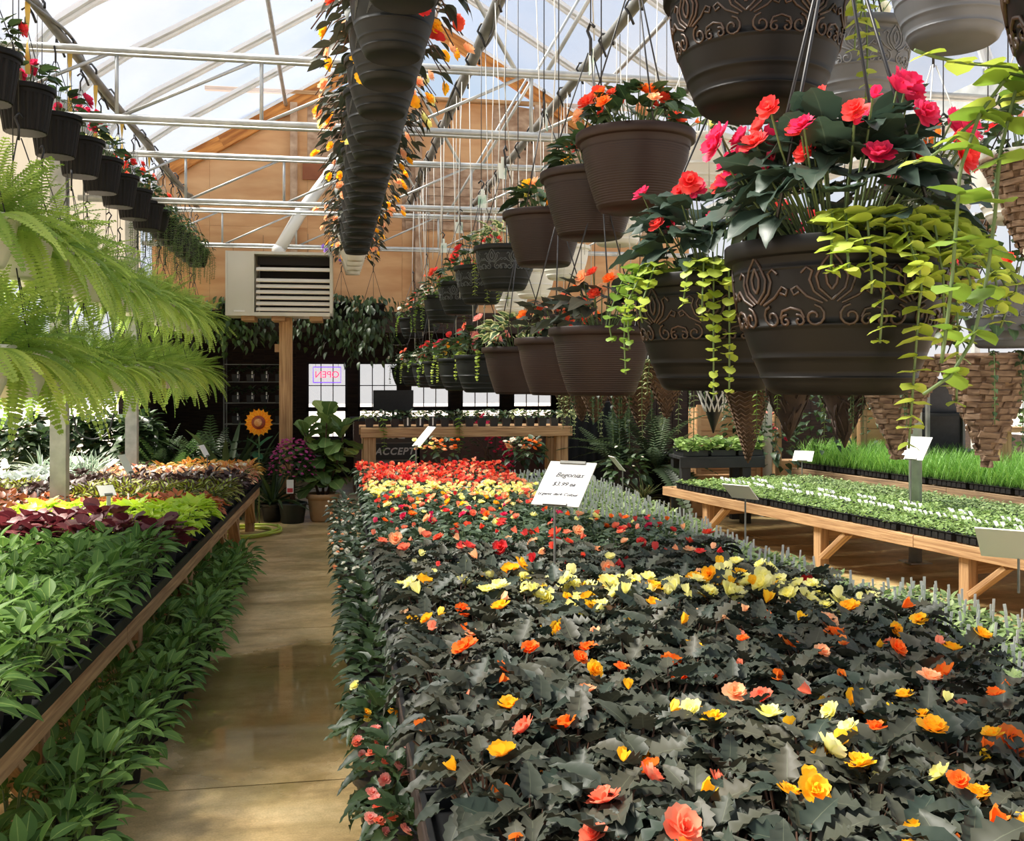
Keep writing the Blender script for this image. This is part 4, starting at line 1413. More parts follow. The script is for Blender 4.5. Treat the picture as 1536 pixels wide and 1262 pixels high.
def placed(parts, M):
    return [(p[0], p[1], (M @ p[2]) if (len(p) > 2 and p[2] is not None) else M) + tuple(p[3:]) for p in parts]

def begonia_top(R, leafk, fl, nl, nf, seed, H=.24, sz=.11, T=JAGGED, fs=.055, ind=True, spread=1.15, bud=True):
    """Bushy begonia for the top of a pot of rim radius R: leaves, stems, flowers on stalks; origin at the soil."""
    r_ = random.Random(seed)
    if T is JAGGED: T = BROAD
    nl = int(nl * 1.5)
    Ms = []
    for i in range(nl):
        f = (i + .5) / nl
        az = i * 2.39996 + r_.uniform(-.5, .5)
        z = .07 + (H - .07) * (1 - f) ** .8 + r_.uniform(-.03, .03)
        rad = R * spread * (.25 + .55 * f ** .5 + r_.uniform(-.1, .1))
        Ms.append(X((-math.sin(az) * rad, math.cos(az) * rad, z), az, .6 - .8 * f + r_.uniform(-.3, .3), r_.uniform(-.5, .5), sz * r_.uniform(.7, 1.15)))
    out = []
    b = MB()
    for M in Ms[::6]:
        p = M.translation
        b.tube([(p.x * .25, p.y * .25, -.02), (p.x * .7, p.y * .7, p.z * .65), tuple(p)], .0022, 4, caps=False)
    fpos = []
    for i in range(nf):
        a = r_.uniform(0, 6.28); rr = R * spread * (.15 + .95 * r_.random() ** .7)
        z = H * r_.uniform(.8, 1.4) * (1 - .3 * (rr / (R * spread)) ** 2)
        fpos.append((rr * math.cos(a), rr * math.sin(a), z, a))
        b.tube([(rr * .5 * math.cos(a), rr * .5 * math.sin(a), z * .3), (rr * .85 * math.cos(a), rr * .85 * math.sin(a), z * .75), (rr * math.cos(a), rr * math.sin(a), z)], .002, 4, caps=False)
    out.append(('stems', b.mesh('stems', STEMM, True), None, 'stuff'))
    if ind:
        me = singles(T, 'leaf', LF[leafk])
        for i, M in enumerate(Ms): out.append(('leaf', me[i % len(me)], M))
    else:
        out.append(('foliage', joined(T, Ms, LF[leafk]), None, 'stuff'))
    for i, (x, y, z, a) in enumerate(fpos):
        c = fl[i % len(fl)]
        isb = bud and i % 5 == 3
        out.append(('bud' if isb else 'flower', BUD[c] if isb else FLW[c][i % 2], X((x, y, z), a - PI / 2 + r_.uniform(-.6, .6), r_.uniform(-1.3, -.5), 0, fs * 1.25 * r_.uniform(.8, 1.25) * (.8 if isb else 1))))
    return out

JL = singles(ROUND, 'leaf', LF['jenny']); JLD = singles(ROUND, 'leaf', LF['jennyd'])
def vine(parent, path, spacing, size, dark=False, ind=True, seed=0, Ts=None, lm=None):
    """One trailing stem with paired round leaves; path is in the parent's coordinates."""
    r_ = random.Random(seed)
    pts = [Vector(p) for p in path]
    # resample
    dense = []
    for a, c in zip(pts, pts[1:]):
        n = max(1, int((c - a).length / .004))
        dense += [a.lerp(c, i / n) for i in range(n)]
    dense.append(pts[-1])
    b = MB(); b.tube(dense[::4] + [dense[-1]], .0022, 5)
    if not ind:
        o = None
    nxt, acc, k = 0.0, 0.0, 0
    Ms = []
    for i in range(1, len(dense)):
        acc += (dense[i] - dense[i - 1]).length
        if acc >= nxt:
            nxt += spacing * r_.uniform(.85, 1.15)
            f = i / len(dense)
            s = size * (1 - .45 * f * f) * r_.uniform(.85, 1.15)
            a0 = r_.uniform(-.5, .5) + (PI / 2 if (dense[i] - dense[i - 1]).normalized().z > -.6 and k % 2 else 0)
            for q in (0, PI):
                Ms.append(X(tuple(dense[i]), a0 + q - PI / 2, r_.uniform(-.55, .25), r_.uniform(-.3, .3), s))
            k += 1
    if ind:
        o = obj('vine', b.mesh('vine', STEMM, True), parent)
        for i, M in enumerate(Ms): obj('leaf', (JLD if dark else JL)[i % 3], o, M)
    else:
        for i, M in enumerate(Ms): b.leaf((Ts or ROUND)[i % len(Ts or ROUND)], M, k=1)
        o = obj('vine', b.mesh('vine', [STEMM, lm or LF['jennyd' if dark else 'jenny']], True), parent)
        o['kind'] = 'stuff'
    return o
def trail(R, h, az, L, out=.06, up=.03, bow=0.0):
    """Path from inside the rim, over it and down L."""
    c, s = math.cos(az), math.sin(az)
    P = [(R * .6, h - .01), (R * .95, h + up), (R * 1.12, h + up * .6), (R * 1.12 + out, h - .08), (R * 1.12 + out * 1.1 + bow * .5, h - .08 - (L - .08) * .5), (R * 1.12 + out * .9 + bow, h - L)]
    return [(r * c, r * s, z) for r, z in P]

FERNPOT = pot_plain(.15, .20, WHITEPOT)
TAGH = MB(); TAGH.box((0, 0, -.05), (.055, .0015, .085)); TAGH.box((0, 0, .01), (.02, .0015, .04)); 
TAGHM = TAGH.mesh('hang_tag', mat('white_green_tag', (228, 238, 228), .5, c2=(150, 196, 170), scale=9, lo=.5, hi=.62))

# --- three tiers down the left side: ribbed pots above, two tiers of ferns below
FR1 = [single(T, 'frond', LF['fern'], False) for T in FRONDS]
def fern_parts(seed, n, ind, L=.35):
    r_ = random.Random(seed)
    Ms, idx = [], []
    for i in range(n):
        f = (i + .5) / n
        az = i * 2.39996 + r_.uniform(-.3, .3)
        pit = 1.2 - 1.3 * f + r_.uniform(-.25, .25)
        k = 3 if f < .15 else (0 if f < .5 else (1 if f < .82 else 2))
        rr = .03 + .09 * f
        Ms.append(X((-math.sin(az) * rr, math.cos(az) * rr, .16), az, pit, r_.uniform(-.4, .4), L * r_.uniform(.75, 1.15)))
        idx.append(k)
    if ind: return [('frond', FR1[k], M) for k, M in zip(idx, Ms)]
    b = MB()
    for k, M in zip(idx, Ms): b.leaf(FRONDS[k], M)
    return [('fronds', b.mesh('fronds', LF['fern'], False), None, 'stuff')]
FERN_I = [fern_parts(500 + i, 70, True) for i in range(3)]
FERN_J = [fern_parts(510 + i, 70, False) for i in range(3)]
FSOIL = soil_mesh(.135, .17)
for tier, (z, rows, nm) in enumerate(((2.14, 15, 'upper'), (1.50, 15, 'lower'))):
    for i in range(rows):
        D0 = 4.9 + i * .56
        y = D0 * CT + .4 - .1 * tier
        x = -1.70 + .03 * (i % 2)
        P = [('pot', FERNPOT), ('soil', FSOIL)] + (FERN_I[i % 3] if i < 7 else FERN_J[i % 3]) + hanger_parts(.15, .2, .42, WIRE, 3.62 - z - .2 - .42 - .1)
        plant('hanging_fern', 'Boston fern in a white hanging basket, %s from the camera in the %s fern row' % (NTH[i], nm), 'plant', P, (x, y, z), RH.uniform(0, 6.28), 'ferns in white baskets, %s row' % nm, RH.uniform(.93, 1.08) * (1.22 if i < 2 else 1.1 if i < 4 else 1.0))
RIBP = pot_ribbed(.15, .25, DARKPOT)
TOPK = ['magenta', 'magenta', 'pale_yellow', 'red', 'scarlet', 'scarlet']
TOPL = {'magenta': 'deep pink', 'pale_yellow': 'pale yellow', 'red': 'bright red', 'scarlet': 'orange-red'}
for i in range(8):
    D0 = 5.05 + .62 * i
    y = D0 * CT + .35
    k = (['red', 'magenta'] + TOPK)[i]
    P = [('pot', RIBP), ('soil', soil_mesh(.14, .2))] + placed(begonia_top(.15, 'deep', [k], 26, 9, 530 + i, .17, .085, OVATE, .06, True), Matrix.Translation((0, 0, .22))) + hanger_parts(.15, .25, .34, WIRE, .05)
    plant('hanging_basket', 'brown ribbed hanging pot, %s begonias, %s from the camera, top left row' % (TOPL[k], NTH[i]), 'plant', P, (-1.68, y, 2.96), RH.uniform(0, 6.28), 'ribbed pots in the top left row')
TRAILP = pot_plain(.15, .2, GREENPOT)
for i in range(7):
    y = 9.85 + .5 * i
    r = plant('hanging_basket', 'dark hanging pot of fine trailers, %s after the ribbed pots, top left row' % NTH[i], 'plant',
              [('pot', TRAILP), ('soil', soil_mesh(.14, .17)), ('foliage', joined(OVATE, [Matrix.Translation((0, 0, .17)) @ M for M in dome(60, .34, .14, .05, RH, .8, -.6)], LF['deep']), None, 'stuff')] + hanger_parts(.15, .2, .34, WIRE, .08),
              (-1.66, y, 2.98), 0, 'trailing baskets in the top left row')
    for q in range(10):
        vine(r, trail(.14, .2, q * .63, RH.uniform(.25, .5), .05), .022, .03, True, False, q + i * 20, OVATE, LF['fernd'])

# --- dark overhead row above the aisle
CHAR = pot_banded(.165, .25, GREENPOT, True, 40)
BRANCH = MB()
for q in range(12):
    a = 2 * PI * q / 12
    for s in range(5):
        a1 = a + .05 * s
        z0 = .125 + .008 * s
        pts = []
        for j in range(6):
            z = z0 + j * .011
            r = band_r(.165, .25, max(z, .1)) + .0005
            pts.append((r * math.cos(a1 + j * .035), r * math.sin(a1 + j * .035), z))
        BRANCH.tube(pts, .0012, 4, caps=False)
BRANCHM = BRANCH.mesh('relief_branches', EMBOSSG, True)
BOLI = []
def boliv(seed, fl, nf):
    r_ = random.Random(seed)
    Ms = []
    for i in range(120):
        az = r_.uniform(0, 6.28); f = r_.random()
        rr = .06 + .21 * f
        z = .28 + .12 * (1 - f * f) - .13 * f ** 2 * r_.random()
        Ms.append(X((rr * math.cos(az), rr * math.sin(az), z), az - PI / 2 + r_.uniform(-.5, .5), (.5 - .95 * f) + r_.uniform(-.45, .35), r_.uniform(-.6, .6), r_.uniform(.06, .10)))
    P = [('foliage', joined(LANCE, Ms, LF['dark']), None, 'stuff')]
    b = MB()
    for i in range(14):
        az = i * .449
        b.tube([(0, 0, .2), (.13 * math.cos(az), .13 * math.sin(az), .34), (.24 * math.cos(az), .24 * math.sin(az), .32), (.31 * math.cos(az), .31 * math.sin(az), .22)], .003, 4)
    P.append(('stems', b.mesh('stems', STEMB, True), None, 'stuff'))
    for i in range(nf):
        az = r_.uniform(0, 6.28); rr = r_.uniform(.2, .36)
        P.append(('flower', FLW[fl[i % len(fl)]][i % 2], X((rr * math.cos(az), rr * math.sin(az), r_.uniform(.12, .38)), az - PI / 2, r_.uniform(-1.4, -.4), 0, .07)))
    return P
OV = [3.2, 3.75, 4.1, 4.57, 5.08, 5.5, 5.9, 6.35, 6.85, 7.35, 7.9, 8.5, 9.1, 9.65]
for i, D in enumerate(OV):
    y = (D - .22 * ST) / CT
    fl = ['red', 'scarlet', 'red'] if i < 2 else (['yellow', 'peach', 'yellow'] if i < 4 else (['peach', 'yellow', 'pale_yellow'] if i < 7 else ['yellow', 'peach']))
    P = [('pot', CHAR), ('soil', soil_mesh(.15, .21)), ('relief_branches', BRANCHM)] + boliv(560 + i, fl, 12 if i < 4 else 9) + hanger_parts(.165, .25, .32, WIRE, .06)
    plant('hanging_basket', 'dark pot, pointed leaves, %s blooms, %s in the overhead row above the aisle' % ('red' if i < 2 else 'yellow and peach', NTH[i]), 'plant', P, (.22, y, 2.80), RH.uniform(0, 6.28), 'dark pots above the aisle')
WTER = pot_terrace(.165, .25, WHITEPOT)
for i, D in enumerate((10.2, 10.65, 11.1, 11.55)):
    y = (D - .22 * ST) / CT
    P = [('pot', WTER), ('soil', soil_mesh(.15, .21))] + boliv(590 + i, ['yellow', 'purple' if i == 3 else 'peach'], 8) + hanger_parts(.165, .25, .32, WIRE, .06)
    plant('hanging_basket', 'pale stepped pot at the far end of the overhead row, %s after the dark pots' % NTH[i], 'plant', P, (.22, y, 2.80), 0, 'pale pots above the aisle')

# --- right rows: upper (z about 2.15) and lower (z about 1.55)
BIG = pot_banded(.2, .28, DARKPOT, True, 56); BIGE = emboss_parts(.2, .28, EMBOSS)
LINED = pot_lined(.18, .24, BROWNPOT)
GRN = pot_banded(.17, .24, GREENPOT, True, 40); GRNE = emboss_parts(.17, .24, EMBOSSG)
GRY = pot_banded(.18, .26, GREYPOT, True, 40); GRYE = emboss_parts(.18, .26, EMBOSSL)
WHT = pot_banded(.19, .25, WHITEPOT, True, 40)
def rowpos(px, D, z):
    p = at(px, 500, D); p.z = z; return p
def rowx(X0, px, z, scale=1):
    u = (px - CX) / FOC
    p = at(px, 500, X0 / (ST + u * CT)); p.z = z; return p
def lift(P, z): return placed(P, Matrix.Translation((0, 0, z)))
def up_to(z, h, up): return max(0.0, 3.74 - z - h - up - .1)
def basket(label, p, pot, R, h, top, emb=(), up=.42, group=None, tagit=False, wire=WIRE):
    P = [('pot', pot), ('soil', soil_mesh(R * .93, h - .05))] + list(emb) + lift(top, h - .04) + hanger_parts(R, h, up, wire, up_to(p.z, h, up))
    if tagit: P.append(('hang_tag', TAGHM, Matrix.Translation((.01, -.012, h + up + .02)) @ Matrix.Rotation(RH.uniform(-.5, .5), 4, 'Z')))
    return plant('hanging_basket', label, 'plant', P, p, RH.uniform(0, 6.28), group)

# upper row, nearest first
r = basket('large dark pot with bronze palmette relief, highest and nearest in the upper right row', rowx(.94, 1136, 2.2), BIG, .2, .28, begonia_top(.2, 'deep', ['red', 'magenta'], 24, 8, 601, .24, .11), BIGE)
for q, (az, L) in enumerate(((-1.05, .20), (-.95, .13), (-.2, .25), (.6, .3))):
    vine(r, trail(.2, .28, az - r.rotation_euler.z, L, .02), .028, .036, False, True, 610 + q)
GU = 'brown line-textured pots in the upper right row'
basket('brown line-textured pot with orange begonias, whole and in the clear near the top middle', rowx(.94, 953, 2.13), LINED, .18, .24, begonia_top(.18, 'deep', ['scarlet', 'orange', 'scarlet', 'peach'], 64, 18, 602, .15, .066, OVATE, .046, True, 1.0), (), .5, GU)
basket('brown line-textured pot with red-orange begonias, partly behind the clear one in the upper row', rowx(.94, 886, 2.12), LINED, .18, .24, begonia_top(.18, 'deep', ['scarlet', 'red', 'yellow'], 60, 14, 603, .16, .066, OVATE, .046, True, 1.0), (), .45, GU, True)
basket('brown line-textured pot with pale yellow blooms, third of the brown pots in the upper row', rowx(.94, 816, 2.11), LINED, .18, .24, begonia_top(.18, 'deep', ['pale_yellow', 'peach', 'yellow'], 60, 12, 604, .15, .066, OVATE, .046, True, 1.0), (), .45, GU, True)
r = basket('dark green relief pot with lime trailers, just behind the brown pots in the upper row', rowx(.94, 758, 2.09), GRN, .17, .24, begonia_top(.17, 'variegated', ['pink'], 40, 3, 605, .16, .07, OVATE, .04), GRNE, .45, None, True)
for i, (px, D, fl, lab) in enumerate(((722, 5.75, ['red', 'magenta'], 'dark pot with lime trailers and red blooms, sixth in the upper right row'), (690, 6.6, ['scarlet', 'red'], 'dark pot with scarlet blooms, seventh in the upper right row'), (664, 7.5, ['red', 'coral'], 'dark pot of small-leaved trailers, eighth in the upper right row'),
                                   (640, 8.5, ['red', 'white'], 'dark pot with fine white flowers, ninth in the upper right row'), (620, 9.7, ['coral', 'white'], 'far pot of loose trailing stems, tenth in the upper right row'), (600, 11.0, ['peach', 'white'], 'farthest pot in the upper right row under a mass of stems'))):
    r = basket(lab, rowx(.94, px, 2.08), GRN, .17, .24, begonia_top(.17, 'deep', fl, 40, 9, 620 + i, .2, .07, OVATE, .05, i < 2), GRNE if i < 2 else (), .45, None, True)
    for q in range(4 if i == 0 else 3):
        vine(r, trail(.17, .24, (-1.9 + q * .35 if i == 0 else q * 1.9 + i) - (r.rotation_euler.z if i == 0 else 0), RH.uniform(.12, .36), .03), .022, .03, i > 0, i < 1, 640 + i * 10 + q)

# lower row
r0 = thing('hanging_basket', 'big dark palmette-relief pot, red begonias and chartreuse trailers, front of the lower right row', 'plant', rowx(.94, 1256, 1.57), 0)
for p_ in [('pot', BIG), ('soil', soil_mesh(.186, .23))] + placed(BIGE, Matrix.Rotation(.25, 4, 'Z')) + hanger_parts(.2, .28, .62, WIRE, .9, 4, .0035):
    obj(p_[0], p_[1], r0, p_[2] if len(p_) > 2 else None)
for p_ in lift(begonia_top(.2, 'begonia', ['magenta', 'red', 'magenta'], 110, 38, 650, .26, .086, JAGGED, .046, True, 1.12), .24):
    o = obj(p_[0], p_[1], r0, p_[2] if len(p_) > 2 else None)
    if len(p_) > 3: o['kind'] = 'stuff'
for q, (az, L, out, bow) in enumerate(((-2.1, .07, .04, 0), (-2.0, .05, .05, 0), (-1.85, .11, .03, 0), (-1.72, .19, .0, -.02), (-1.55, .13, .04, 0), (-1.42, .37, .0, -.03), (-1.3, .21, .02, 0), (-1.2, .12, .05, 0), (-1.08, .29, .01, 0), (-.95, .15, .06, 0), (-.8, .11, .08, 0), (-.6, .16, .06, 0), (-1.6, .06, .06, 0), (-1.1, .08, .08, 0))):
    vine(r0, trail(.2, .28, az, L, out, .04, bow), .026, .042, False, True, 660 + q)
# fine white-flowered sprig
b = MB()
for q in range(60):
    p = (.07 + RH.uniform(-.05, .05), -.13 + RH.uniform(-.04, .04), .3 + RH.uniform(-.03, .12))
    b.leaf(LANCE[0], X(p, RH.uniform(0, 6.28), RH.uniform(-.4, .8), 0, .022))
o = obj('sprig', b.mesh('sprig', LF['silver'], True), r0); o['kind'] = 'stuff'

r1 = basket('dark pot with bronze relief and long lime trailers, second in the lower right row', rowx(.94, 1071, 1.57), BIG, .2, .28, begonia_top(.2, 'begonia', ['magenta', 'red'], 70, 18, 651, .22, .085, JAGGED, .046), BIGE)
for q, (az, L, out) in enumerate(((-3.2, .16, .04), (-3.0, .24, .02), (-2.85, .18, .03), (-2.6, .12, .05), (-2.05, .12, .03), (-1.95, .30, .0), (-1.8, .28, .01), (-1.5, .12, .03), (-2.75, .1, .06), (-2.2, .08, .05))):
    vine(r1, trail(.2, .28, az - r1.rotation_euler.z, L, out), .026, .036, q < 3, True, 700 + q)
GL = 'brown line-textured pots in the lower right row'
basket('brown line-textured pot with orange begonias over dark leaves, lower row beside the relief pot', rowx(.94, 902, 1.54), LINED, .18, .24, begonia_top(.18, 'dark', ['scarlet', 'orange', 'peach'], 36, 12, 652, .17, .10, OVATE, .05, True, 1.0), (), .5, GL)
basket('brown line-textured pot with scarlet begonias, next behind in the lower row', rowx(.94, 838, 1.53), LINED, .18, .24, begonia_top(.18, 'dark', ['scarlet', 'orange', 'coral'], 44, 13, 653, .17, .08, OVATE, .05, True, 1.0), (), .5, GL)
basket('brown pot with cream-edged leaves and pink blooms, third brown pot in the lower row', rowx(.94, 777, 1.52), LINED, .18, .24, begonia_top(.18, 'variegated', ['pink', 'magenta', 'peach'], 44, 7, 654, .2, .075, OVATE, .05), (), .5, GL)
for i, (px, D, fl) in enumerate(((722, 6.4, ['pink', 'coral']), (690, 7.35, ['magenta', 'red']), (664, 8.3, ['red', 'yellow']), (643, 9.3, ['red', 'white']), (622, 10.4, ['coral', 'white']), (606, 11.5, ['white']))):
    r = basket('dark pot of trailing plants in the lower right row, %s behind the brown pots' % NTH[i], rowx(.94, px, 1.51), GRN, .17, .24, begonia_top(.17, 'deep', fl, 40, 8, 670 + i, .19, .075, OVATE, .05, i < 2), (), .5, 'dark trailing pots in the lower right row')
    for q in range(4):
        vine(r, trail(.17, .24, q * 1.4 + i * .7 + 3, RH.uniform(.08, .24), .02), .022, .03, q % 3 != 0, False, 720 + i * 10 + q)

# nearest pot at the right frame edge with big leaves and long stems
r = thing('hanging_basket', 'dark pot cut by the right frame edge, its long chartreuse stems hanging closest of all', 'plant', rowx(.94, 1790, 1.86), 0)
for p_ in [('pot', BIG), ('soil', soil_mesh(.186, .23))] + BIGE + hanger_parts(.2, .28, .6, WIRE, .7, 4) + lift(begonia_top(.2, 'deep', ['red', 'magenta'], 26, 8, 750, .26, .15, OVATE, .06), .24):
    o = obj(p_[0], p_[1], r, p_[2] if len(p_) > 2 else None)
    if len(p_) > 3: o['kind'] = 'stuff'
def along(pix): return [at(*p) - r.location for p in pix]
for q, pix in enumerate((
        [(1600, 120, 1.2), (1520, 100, 1.18), (1450, 95, 1.17), (1400, 85, 1.16), (1372, 75, 1.15)],
        [(1600, 130, 1.2), (1515, 110, 1.18), (1470, 170, 1.17), (1440, 255, 1.16), (1434, 340, 1.16), (1428, 420, 1.16), (1420, 490, 1.16), (1412, 545, 1.16)],
        [(1600, 150, 1.2), (1525, 130, 1.19), (1500, 230, 1.18), (1492, 330, 1.17), (1480, 420, 1.17), (1460, 510, 1.17), (1425, 565, 1.16), (1385, 592, 1.16)],
        [(1600, 140, 1.2), (1500, 150, 1.19), (1440, 200, 1.18), (1400, 235, 1.18), (1370, 245, 1.18)])):
    vine(r, along(pix), .05, .04, q in (1, 2), True, 760 + q)

# --- further right rows
GW = 'white baskets beyond the right aisle row'
for i, (px, D, z) in enumerate(((1042, 4.9, 2.50), (925, 5.7, 2.42), (846, 6.9, 2.35), (800, 8.0, 2.3), (765, 9.2, 2.25))):
    basket('white hanging basket behind the brown pots, %s from the camera' % NTH[i], rowx(1.72, px, z), WHT, .2, .26, begonia_top(.19, 'deep', ['pale_yellow', 'white'], 34, 6, 780 + i, .2, .08, OVATE, .05, i < 2), (), .45, GW, i < 2, STRING)
basket('slate grey relief pot with lime trailers, hanging between the big relief pot and the sky', rowx(1.72, 1283, 2.5), GRY, .17, .26, begonia_top(.17, 'jennyd', ['white'], 40, 2, 790, .22, .06, OVATE, .04), GRYE, .4)
basket('slate grey banded pot cut by the top frame edge at the right', rowx(1.72, 1431, 2.54), GRY, .17, .26, begonia_top(.17, 'deep', ['red'], 20, 3, 791, .2, .09), (), .4)
basket('grey relief pot with red blooms at the right frame edge above the bark baskets', rowx(2.6, 1512, 1.72), GRY, .2, .24, begonia_top(.19, 'deep', ['red', 'scarlet', 'white'], 36, 12, 792, .2, .08, OVATE, .06), GRYE, .45)
basket('pale basket between the red begonias and the right frame edge', rowx(2.6, 1400, 2.28), WHT, .19, .25, begonia_top(.19, 'deep', ['scarlet', 'orange'], 30, 6, 793, .2, .08, OVATE, .055), (), .45, None, False, STRING)
basket('white basket cut by the right frame edge under the dark one', rowx(2.6, 1535, 2.2), WHT, .19, .25, begonia_top(.19, 'deep', ['pink', 'red'], 30, 5, 794, .2, .08, OVATE, .055), (), .45, None, False, STRING)
# white hanging basket lines and tags
for i in range(34):
    y = 2.6 + i * .31
    for x in ((.98, 1.85) if i % 2 else (.98,)):
        pass
pl = [o for o in bpy.data.objects if o.name.startswith('hanger_pipe')]
for pi, o in enumerate(pl[1:4:2]):
    for i in range(26):
        y = 2.0 + i * .40 + RH.uniform(-.05, .05)
        zz = RH.uniform(.9, 1.9) if y > 4 else RH.uniform(.5, .9)
        b = MB(); b.tube([(0, 0, 0), (RH.uniform(-.03, .03), 0, -zz * .5), (RH.uniform(-.05, .05), RH.uniform(-.03, .03), -zz)], .0028, 5)
        obj('drip_line', b.mesh('drip_line', STRING, True), o, Matrix.Translation((RH.uniform(-.04, .04), y - 1, -.03)))

# --- cone baskets on the right
def cone_basket(label, p_tip, R, h, style, lead='deep', seed=0, wire=WIRE):
    t = thing('cone_basket', label, 'planter', p_tip, seed * 1.3)
    r_ = random.Random(seed)
    b = MB()
    b.lathe([(.004, 0), (R * .5, h * .5), (R, h), (R + .01, h), (R + .01, h + .02), (R - .012, h + .02), (R - .03, h - .04)], 24)
    cone = obj('cone_liner', b.mesh('cone_liner', {'lattice': BLACKP, 'twig': TWIG, 'bark': BARK, 'wicker': WICKER}[style], True), t)
    def pt(a, z, e=.004):
        rr = R * z / h + e
        return (rr * math.cos(a), rr * math.sin(a), z)
    if style == 'lattice':
        for s in (-1, 1):
            for i in range(12):
                a0 = 2 * PI * i / 12
                q = MB(); q.tube([pt(a0 + s * 1.1 * f, h * (.36 + .64 * f), .008) for f in [k / 8 for k in range(9)]], .006, 5)
                obj('strap', q.mesh('strap', WHITEP, True), t)
    elif style == 'twig':
        for i in range(70):
            a0 = r_.uniform(0, 6.28); z0 = h * r_.uniform(.1, .85); da = r_.uniform(-.5, .5); dz = r_.uniform(.02, .12) * h / .37
            q = MB(); q.tube([pt(a0, z0, .003), pt(a0 + da * .5, z0 + dz * .5, .010), pt(a0 + da, z0 + dz, .003)], r_.uniform(.003, .006), 5)
            obj('twig', q.mesh('twig', TWIG, True), t)
    elif style == 'bark':
        rows = max(8, int(h / .024))
        shapes = []
        for k in range(4):
            q = MB(); w = .5 * (.04 + .014 * k); V = []
            for (x, z) in ((-w, -.013), (w * .9, -.011), (w, .012), (-w * .85, .014)):
                V += [(x, .003, z), (x * .94, -.005 - .002 * (k % 2), z * .8)]
            q.add(V, [(0, 2, 4, 6), (7, 5, 3, 1), (0, 1, 3, 2), (2, 3, 5, 4), (4, 5, 7, 6), (6, 7, 1, 0)])
            shapes.append(q.mesh('bark_strip', BARK))
        for i in range(rows):
            z = h * (i + .6) / rows
            rr = R * z / h
            n = max(3, int(2 * PI * rr / .055))
            for j in range(n):
                a = 2 * PI * (j + .5 * (i % 2)) / n + r_.uniform(-.1, .1)
                # strips face outwards: their -Y side looks away from the axis
                M = Matrix.Translation(pt(a, z, .001)) @ Matrix.Rotation(a + PI / 2, 4, 'Z') @ Matrix.Rotation(r_.uniform(-.12, .12), 4, 'Y') @ Matrix.Rotation(.3 + r_.uniform(-.12, .12), 4, 'X') @ Matrix.Diagonal((1, 1.2, r_.uniform(.8, 1.2), 1))
                obj('bark_strip', shapes[(i + j) % 4], t, M)
    else:
        for i in range(int(h / .028)):
            z = h * .06 + i * .028
            n = 24
            q = MB(); q.tube([pt(2 * PI * k / n, z + (.014 if k % 2 else -.006), .006) for k in range(n + 1)], .005, 5)
            obj('weave_strand', q.mesh('weave_strand', WICKER, True), t)
    Ms = [Matrix.Translation((0, 0, h)) @ M for M in dome(70, R * 2.5, .20, .065, r_, .9, -.8)]
    f = obj('foliage', joined(OVATE, Ms, LF[lead]), t); f['kind'] = 'stuff'
    for q in range(5):
        vine(t, [(x, y, z + h - .2) for x, y, z in trail(R, .2, r_.uniform(0, 6.28), r_.uniform(.15, .4), .02)], .028, .034, True, False, seed * 9 + q, OVATE, LF[lead])
    for p_ in hanger_parts(R, h, .4, wire, max(0, 3.7 - p_tip.z - h - .5)):
        obj(p_[0], p_[1], t)
    return t
def tipx(X0, px, py):
    u = (px - CX) / FOC
    return at(px, py, X0 / (ST + u * CT))
cone_basket('small cone basket of crossed white straps over a black tip', tipx(2.6, 1070, 650), .145, .42, 'lattice', 'deep', 1)
cone_basket('dark twig cone basket beside the white-strapped one', tipx(2.6, 1183, 662), .16, .38, 'twig', 'jennyd', 2)
cone_basket('larger dark twig cone basket under the big relief pot', tipx(2.6, 1267, 672), .17, .40, 'twig', 'deep', 3)
cone_basket('tan chevron-woven wicker cone basket between the strapped and twig ones', tipx(2.6, 1122, 695), .14, .46, 'wicker', 'deep', 4)
cone_basket('bark cone basket partly behind the yellow-green strands', tipx(2.6, 1345, 690), .2, .46, 'bark', 'deep', 5)
cone_basket('bark cone basket at the right with ivy-like trailers over its rim', tipx(2.6, 1482, 702), .19, .44, 'bark', 'deep', 6)
cone_basket('upper bark cone basket behind the chartreuse trailers', tipx(2.6, 1415, 520), .2, .5, 'bark', 'deep', 7)
cone_basket('upper bark cone basket at the right frame edge', tipx(2.6, 1560, 430), .2, .46, 'bark', 'deep', 8)
for i, (px, py, D) in enumerate(((872, 632, 9.2), (892, 634, 8.9), (848, 622, 9.8), (930, 630, 9.5), (1000, 628, 8.6), (960, 640, 9.0))):
    cone_basket('small wicker cone hanging below the brown pots, %s along toward the strapped cone' % NTH[i], tipx(1.72, px, py), .13, .28, 'wicker', 'deep' if i % 2 else 'variegated', 20 + i)

# ------------------------------------------------------------------ heater and its post
hb = at(418, 474, 11.2)
t = thing('wooden_post', 'square weathered wooden post under the heater', 'post', (at(429, 700, 11.55).x, at(429, 700, 11.55).y, 0))
b = MB(); b.box((0, 0, 0), (2.30, .145, .145)); o = obj('shaft', b.mesh('shaft', WOOD), t, Matrix.Translation((0, 0, 1.15)) @ Matrix.Rotation(-PI / 2, 4, 'Y'))
b = MB(); b.box((-.10, -.03, 1.95), (.05, .05, .09)); obj('outlet_box', b.mesh('outlet_box', TERRA), t)
HW, HH, HD = 1.17, .72, .55
ht = thing('unit_heater', 'putty-coloured box heater with cream louvers high on the wooden post', 'heater', (at(419, 474, 11.2).x, at(419, 474, 11.2).y, hb.z), -.02)
b = MB()
b.box((-HW / 2 + .155, HD / 2, HH / 2), (.31, HD, HH)); 
b.box((.155, HD - .02, HH / 2), (HW - .31, .04, HH)); b.box((.155, HD / 2, HH - .015), (HW - .31, HD, .03)); b.box((.155, HD / 2, .02), (HW - .31, HD, .04)); b.box((HW / 2 - .015, HD / 2, HH / 2), (.03, HD, HH))
